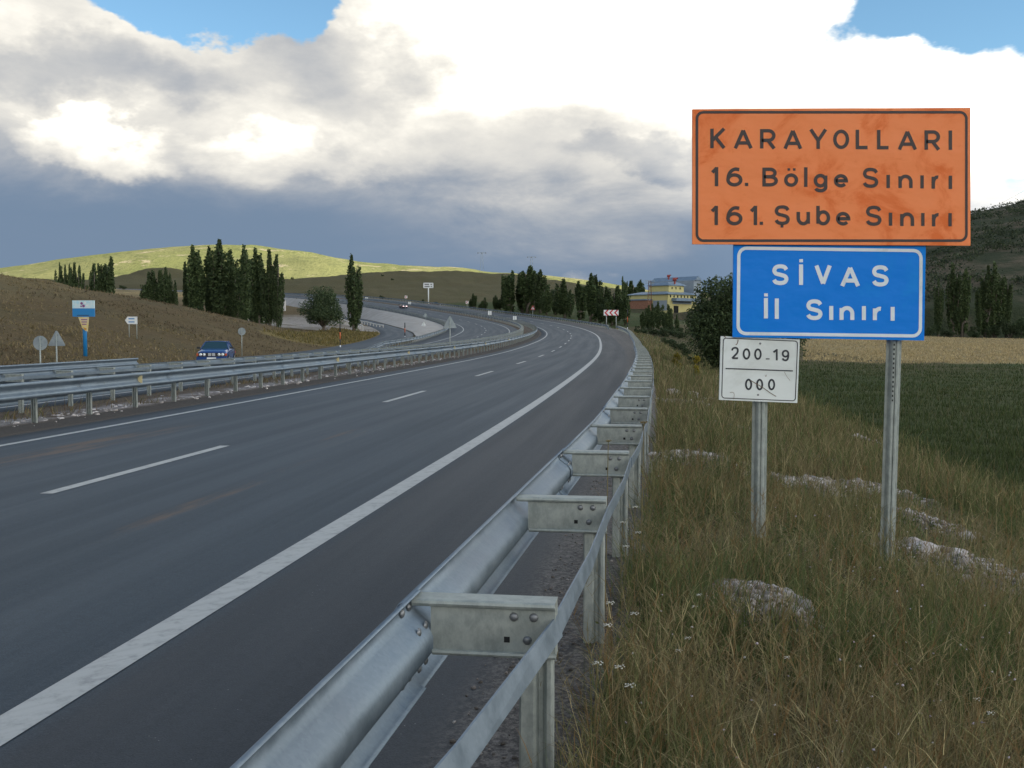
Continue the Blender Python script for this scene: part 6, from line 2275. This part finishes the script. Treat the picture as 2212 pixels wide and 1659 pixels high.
parts.append(ribbons(np.stack([x, y, z - 0.02], 1), rg.gamma(4, 0.038, n), rg.normal(0, 0.5, (n, 2)), rg.uniform(0.05, 0.16, n), c * 1.0, c * 1.15, rg, 0.5, 2))  # tips lighter than roots: shading put into the blade colour
y = rg.uniform(113, 172, 7000); x = sl_x(y) - sl_w(y) / 2 - rg.uniform(0.3, 8, 7000) ** 1.0
z, inf = land(x, y); n = len(x)
c = pick(rg, n, [(0.19, 0.150, 0.05), (0.22, 0.18, 0.09), (0.12, 0.11, 0.045)], [3, 2, 2])
parts.append(ribbons(np.stack([x, y, z - 0.02], 1), rg.gamma(4, 0.06, n), rg.normal(0, 0.4, (n, 2)), rg.uniform(0.06, 0.2, n), c * 0.7, c, rg, 0.5, 2))  # roots darkened in colour as shading low in the tussocks
soup_object('slope_tussocks', parts, M_['grass'], 'dry tussocks scattered over the brown slope')

# weeds in the median
n = 9000
s_ = 10 + 90 * rg.uniform(0, 1, n) ** 1.3; o_ = rg.uniform(9.5, 11.4, n)
k = rg.uniform(0, 1, n) < np.clip((fbm(s_ * 0.35, o_ * 0.8, 3, 91) - 0.42) * 4, 0, 1)
s_, o_ = s_[k], o_[k]; n = len(s_)
Pm = surf(s_, o_, -0.0)
c = pick(rg, n, [BROWN, RUST, OLIVE, STRAW], [4, 3, 2, 2])
soup_object('median_weeds', [ribbons(Pm, rg.gamma(4, 0.05, n), rg.normal(0, 0.5, (n, 2)), rg.uniform(0.008, 0.022, n), c * 0.7, c, rg, 0.5, 2)], M_['grass'], 'dry brown weeds growing between the median guardrails')

# flower heads
ICO = np.array([(0, 0, 1), (0.894, 0, 0.447), (0.276, 0.851, 0.447), (-0.724, 0.526, 0.447), (-0.724, -0.526, 0.447), (0.276, -0.851, 0.447), (0.724, 0.526, -0.447), (-0.276, 0.851, -0.447), (-0.894, 0, -0.447), (-0.276, -0.851, -0.447), (0.724, -0.526, -0.447), (0, 0, -1)])
ICOF = np.array([(0, 1, 2), (0, 2, 3), (0, 3, 4), (0, 4, 5), (0, 5, 1), (1, 6, 2), (2, 7, 3), (3, 8, 4), (4, 9, 5), (5, 10, 1), (6, 7, 2), (7, 8, 3), (8, 9, 4), (9, 10, 5), (10, 6, 1), (11, 7, 6), (11, 8, 7), (11, 9, 8), (11, 10, 9), (11, 6, 10)])


def blobs(P, r, col, rng, flat=1.0, jit=0.25):
    n = len(P)
    V = ICO[None] * (1 + rng.normal(0, jit, (n, 12, 1)))
    qa = rng.normal(size=(n, 3, 3)); qa = np.linalg.qr(qa)[0]
    V = np.einsum('nij,nkj->nki', qa, V)
    a = rng.uniform(0, 2 * PI, n); ca, sa = np.cos(a)[:, None], np.sin(a)[:, None]
    x = V[..., 0] * ca - V[..., 1] * sa; y = V[..., 0] * sa + V[..., 1] * ca
    st = rng.uniform(0.75, 1.3, (n, 1))
    V = np.stack([x * st, y, V[..., 2] * flat], -1) * r[:, None, None] + P[:, None]
    F = (np.arange(n)[:, None, None] * 12 + ICOF[None]).reshape(-1, 3)
    return V.reshape(-1, 3), F, np.repeat(col, 12, 0)


parts = []
fl = verge_points(rg, 420, 1.8, 9.0, 1.2)
dens = fbm(fl[:, 0] * 0.9 + 2, fl[:, 1] * 0.9, 2, 95)
fl = fl[dens > 0.46]
n = len(fl)
fl[:, 2] += rg.uniform(0.18, 0.42, n)
parts.append(blobs(fl, rg.uniform(0.003, 0.0065, n), pick(rg, n, [(0.42, 0.37, 0.42), (0.48, 0.46, 0.43)], [2, 1]), rg, 0.8))
soup_object('small_blossoms', parts, M_['stone'], 'tiny pale blossoms dotted through the dry grass')


def stalk(px, pt, Y, label, umbel=0.035, col=(0.62, 0.62, 0.56), hgt=None, name='umbel_flower', cat='flower', group=None):
    """one wild carrot: thin stem, rays and flat head"""
    tip = Vector(at_y(px, pt, Y)); gz_ = land1(tip.x, Y)
    t = thing(name, (tip.x - 0.02, Y, gz_), label, cat, group)
    H = tip.z - gz_
    mb = MB(); mb.tube([(0, 0, -0.03), (0.012, 0, H * 0.5), (0.02, 0, H - umbel * 0.6)], [0.004, 0.003, 0.0022], 5)
    mb.build('stem', M_['stem'], t)
    P = []
    mb = MB()
    for k in range(14):
        a = k * 2.399; r = umbel * math.sqrt((k + 0.5) / 14)
        q = (0.02 + r * math.cos(a), r * math.sin(a), H + 0.004 * math.sin(k))
        mb.cyl((0.02, 0, H - umbel * 0.6), q, 0.0011, n=3)
        P.append(q)
    mb.build('rays', M_['stem'], t)
    V, F, C = blobs(np.array(P), np.full(14, umbel * 0.22), np.tile(np.array(col), (14, 1)), rg, 0.6)
    place(tri_soup('flower_head', V, F, M_['stone'], C), 'flower_head', t)


M_['stem'] = mat('dry_stem', (0.17, 0.14, 0.06), 0.8)
stalk(1391, 912, 6.4, 'brown seed head on a tall bent stalk rising above the guardrail strap', 0.022, (0.16, 0.11, 0.04), name='seed_stalk', cat='plant')
stalk(1314, 952, 5.6, 'small ochre seed head against the third spacer arm', 0.014, (0.22, 0.16, 0.05), name='seed_stalk', cat='plant')
gf = 'white umbels in the verge grass'
for px, pt, Y in ((1338, 1440, 3.7), (1312, 1350, 4.2), (1318, 1302, 4.5), (1485, 1378, 4.4), (1370, 1325, 4.6), (1360, 1480, 3.6), (1500, 1310, 4.9), (1510, 1285, 5.1), (1290, 1432, 3.6), (1466, 1405, 4.2), (1352, 1180, 6.0), (1378, 1150, 6.4), (1345, 1128, 6.6), (1372, 1095, 7.0), (1700, 1420, 4.3), (2110, 1510, 3.9), (2140, 1540, 3.8)):
    stalk(px, pt, Y, 'small flat white umbel flower in the brown verge grass', 0.013 if px > 1400 else 0.018, group=gf)

# stones
parts = []
for g, r, n, hh in RUBW:
    n = int(n * 2.4)
    a = rg.uniform(0, 2 * PI, n); q = r * np.sqrt(rg.uniform(0, 1, n)) * rg.uniform(0.6, 1.1, n) * (0.62 + 0.75 * vnoise(a * 1.6, np.full(n, g[0] * 7), 3))
    x = g[0] + q * np.cos(a) * 1.15; y = g[1] + q * np.sin(a)
    z = land(x, y)[0] + hh * np.clip(1 - (q / r) ** 2, 0, 1)
    sz = np.clip(rg.gamma(2.2, 0.0055, n), 0.004, 0.032) * (1.0 if g[1] < 8 else 1.5)
    c = pick(rg, n, [(0.36, 0.335, 0.33), (0.28, 0.25, 0.235), (0.46, 0.44, 0.435), (0.20, 0.17, 0.15)], [4, 4, 1, 3])
    parts.append(blobs(np.stack([x, y, z + rg.normal(0, 0.008, n)], 1), sz * np.where(rg.uniform(0, 1, n) < 0.12, 1.8, 0.85), c, rg, 0.65, 0.28))
n = 3200                                               # loose pebbles under the guardrail and along the edge
s_ = 1.5 + 22 * rg.uniform(0, 1, n) ** 1.5; o_ = rail_off(s_) - rg.uniform(-0.15, 0.55, n)
Pp = surf(s_, o_, 0.004)
parts.append(blobs(Pp, np.clip(rg.gamma(2, 0.0024, n), 0.002, 0.013), pick(rg, n, [(0.17, 0.155, 0.145), (0.11, 0.10, 0.09), (0.28, 0.265, 0.25)], [3, 3, 1]), rg, 0.7, 0.3))
n = 1400
s_ = 10 + 60 * rg.uniform(0, 1, n) ** 1.4; o_ = rg.normal(9.75, 0.35, n)
parts.append(blobs(surf(s_, o_, 0.02), np.clip(rg.gamma(2, 0.016, n), 0.01, 0.07), pick(rg, n, [(0.50, 0.47, 0.46), (0.36, 0.33, 0.31)], [2, 1]), rg, 0.6, 0.3))
soup_object('rubble', parts, M_['stone'], 'pale broken stones heaped and strewn over the verge')
for px, pb, r in ((1850, 952, 0.11), (1413, 992, 0.075), (1500, 1000, 0.10), (1522, 990, 0.07), (1452, 853, 0.14), (1496, 856, 0.12), (1560, 862, 0.16), (1895, 932, 0.05), (2085, 1165, 0.08), (1700, 1055, 0.10), (1775, 1052, 0.08), (2060, 1225, 0.10), (1990, 1215, 0.12)):
    g = ground_hit(px, pb, 1.5, 60)
    bm = bmesh.new(); bmesh.ops.create_icosphere(bm, subdivisions=2, radius=r)
    sd = rr.uniform(0, 50)
    for v in bm.verts:
        k = 0.78 + 0.5 * float(vnoise(np.array([v.co.x / r * 1.3 + sd]), np.array([v.co.y / r * 1.3 + v.co.z / r + sd]), 5)[0])
        v.co = Vector((v.co.x * k * 1.25, v.co.y * k, v.co.z * k * 0.75))
    me = bpy.data.meshes.new('rock'); bm.to_mesh(me); bm.free(); me.materials.append(M_['rock'] if 'rock' in M_ else M_.setdefault('rock', varied((0.36, 0.33, 0.32), (0.52, 0.49, 0.48), 18.0, rough=0.95, bmp=0.5, bscale=60)('pale_rock')))
    tag(place(me, 'rock', loc=(g[0], g[1], g[2] + r * 0.25)), 'pale rough rock lying in the verge grass', 'rock', 'pale rocks in the verge')

# scrub on the dark hillside
n = 2600
u = rg.uniform(0.22, 0.62, n); y = rg.uniform(300, 620, n); x = u * y
hill_ob = bpy.data.objects['side_hill']
hv = np.empty(len(hill_ob.data.vertices) * 3); hill_ob.data.vertices.foreach_get('co', hv); hv = hv.reshape(80, 200, 3)
uu = np.linspace(0.15, 1.5, 200); yy = hv[:, 0, 1]
iu = np.clip(np.interp(u, uu, np.arange(200)), 0, 198.999); iy = np.clip(np.interp(y, yy, np.arange(80)), 0, 78.999)
a, b_ = iu.astype(int), iy.astype(int); fu, fy = iu - a, iy - b_
Zh = hv[..., 2]
z = Zh[b_, a] * (1 - fu) * (1 - fy) + Zh[b_, a + 1] * fu * (1 - fy) + Zh[b_ + 1, a] * (1 - fu) * fy + Zh[b_ + 1, a + 1] * fu * fy
dn = fbm(x * 0.016, y * 0.016 + z * 0.02, 3, 99)
k = dn + rg.normal(0, 0.05, n) > 0.53
x, y, z = x[k], y[k], z[k]; n = len(x)
base = np.stack([x, y, z], 1)
Pn = np.repeat(base, 26, 0) + rg.normal(0, 1, (n * 26, 3)) * np.array([1.3, 1.3, 0.7]) * np.repeat(rg.uniform(0.5, 1.3, n), 26)[:, None] + np.array([0, 0, 1.0])
V, F, C = leaf_soup(Pn, 0.8, rg, (0.022, 0.036, 0.022), (0.072, 0.092, 0.046), 0.1, 0.7)
o = place(tri_soup('hillside_scrub', V, F, M_['leaf'], C), 'hillside_scrub')
tag(o, 'dark scrub covering the hillside behind the straw field', kind='stuff')
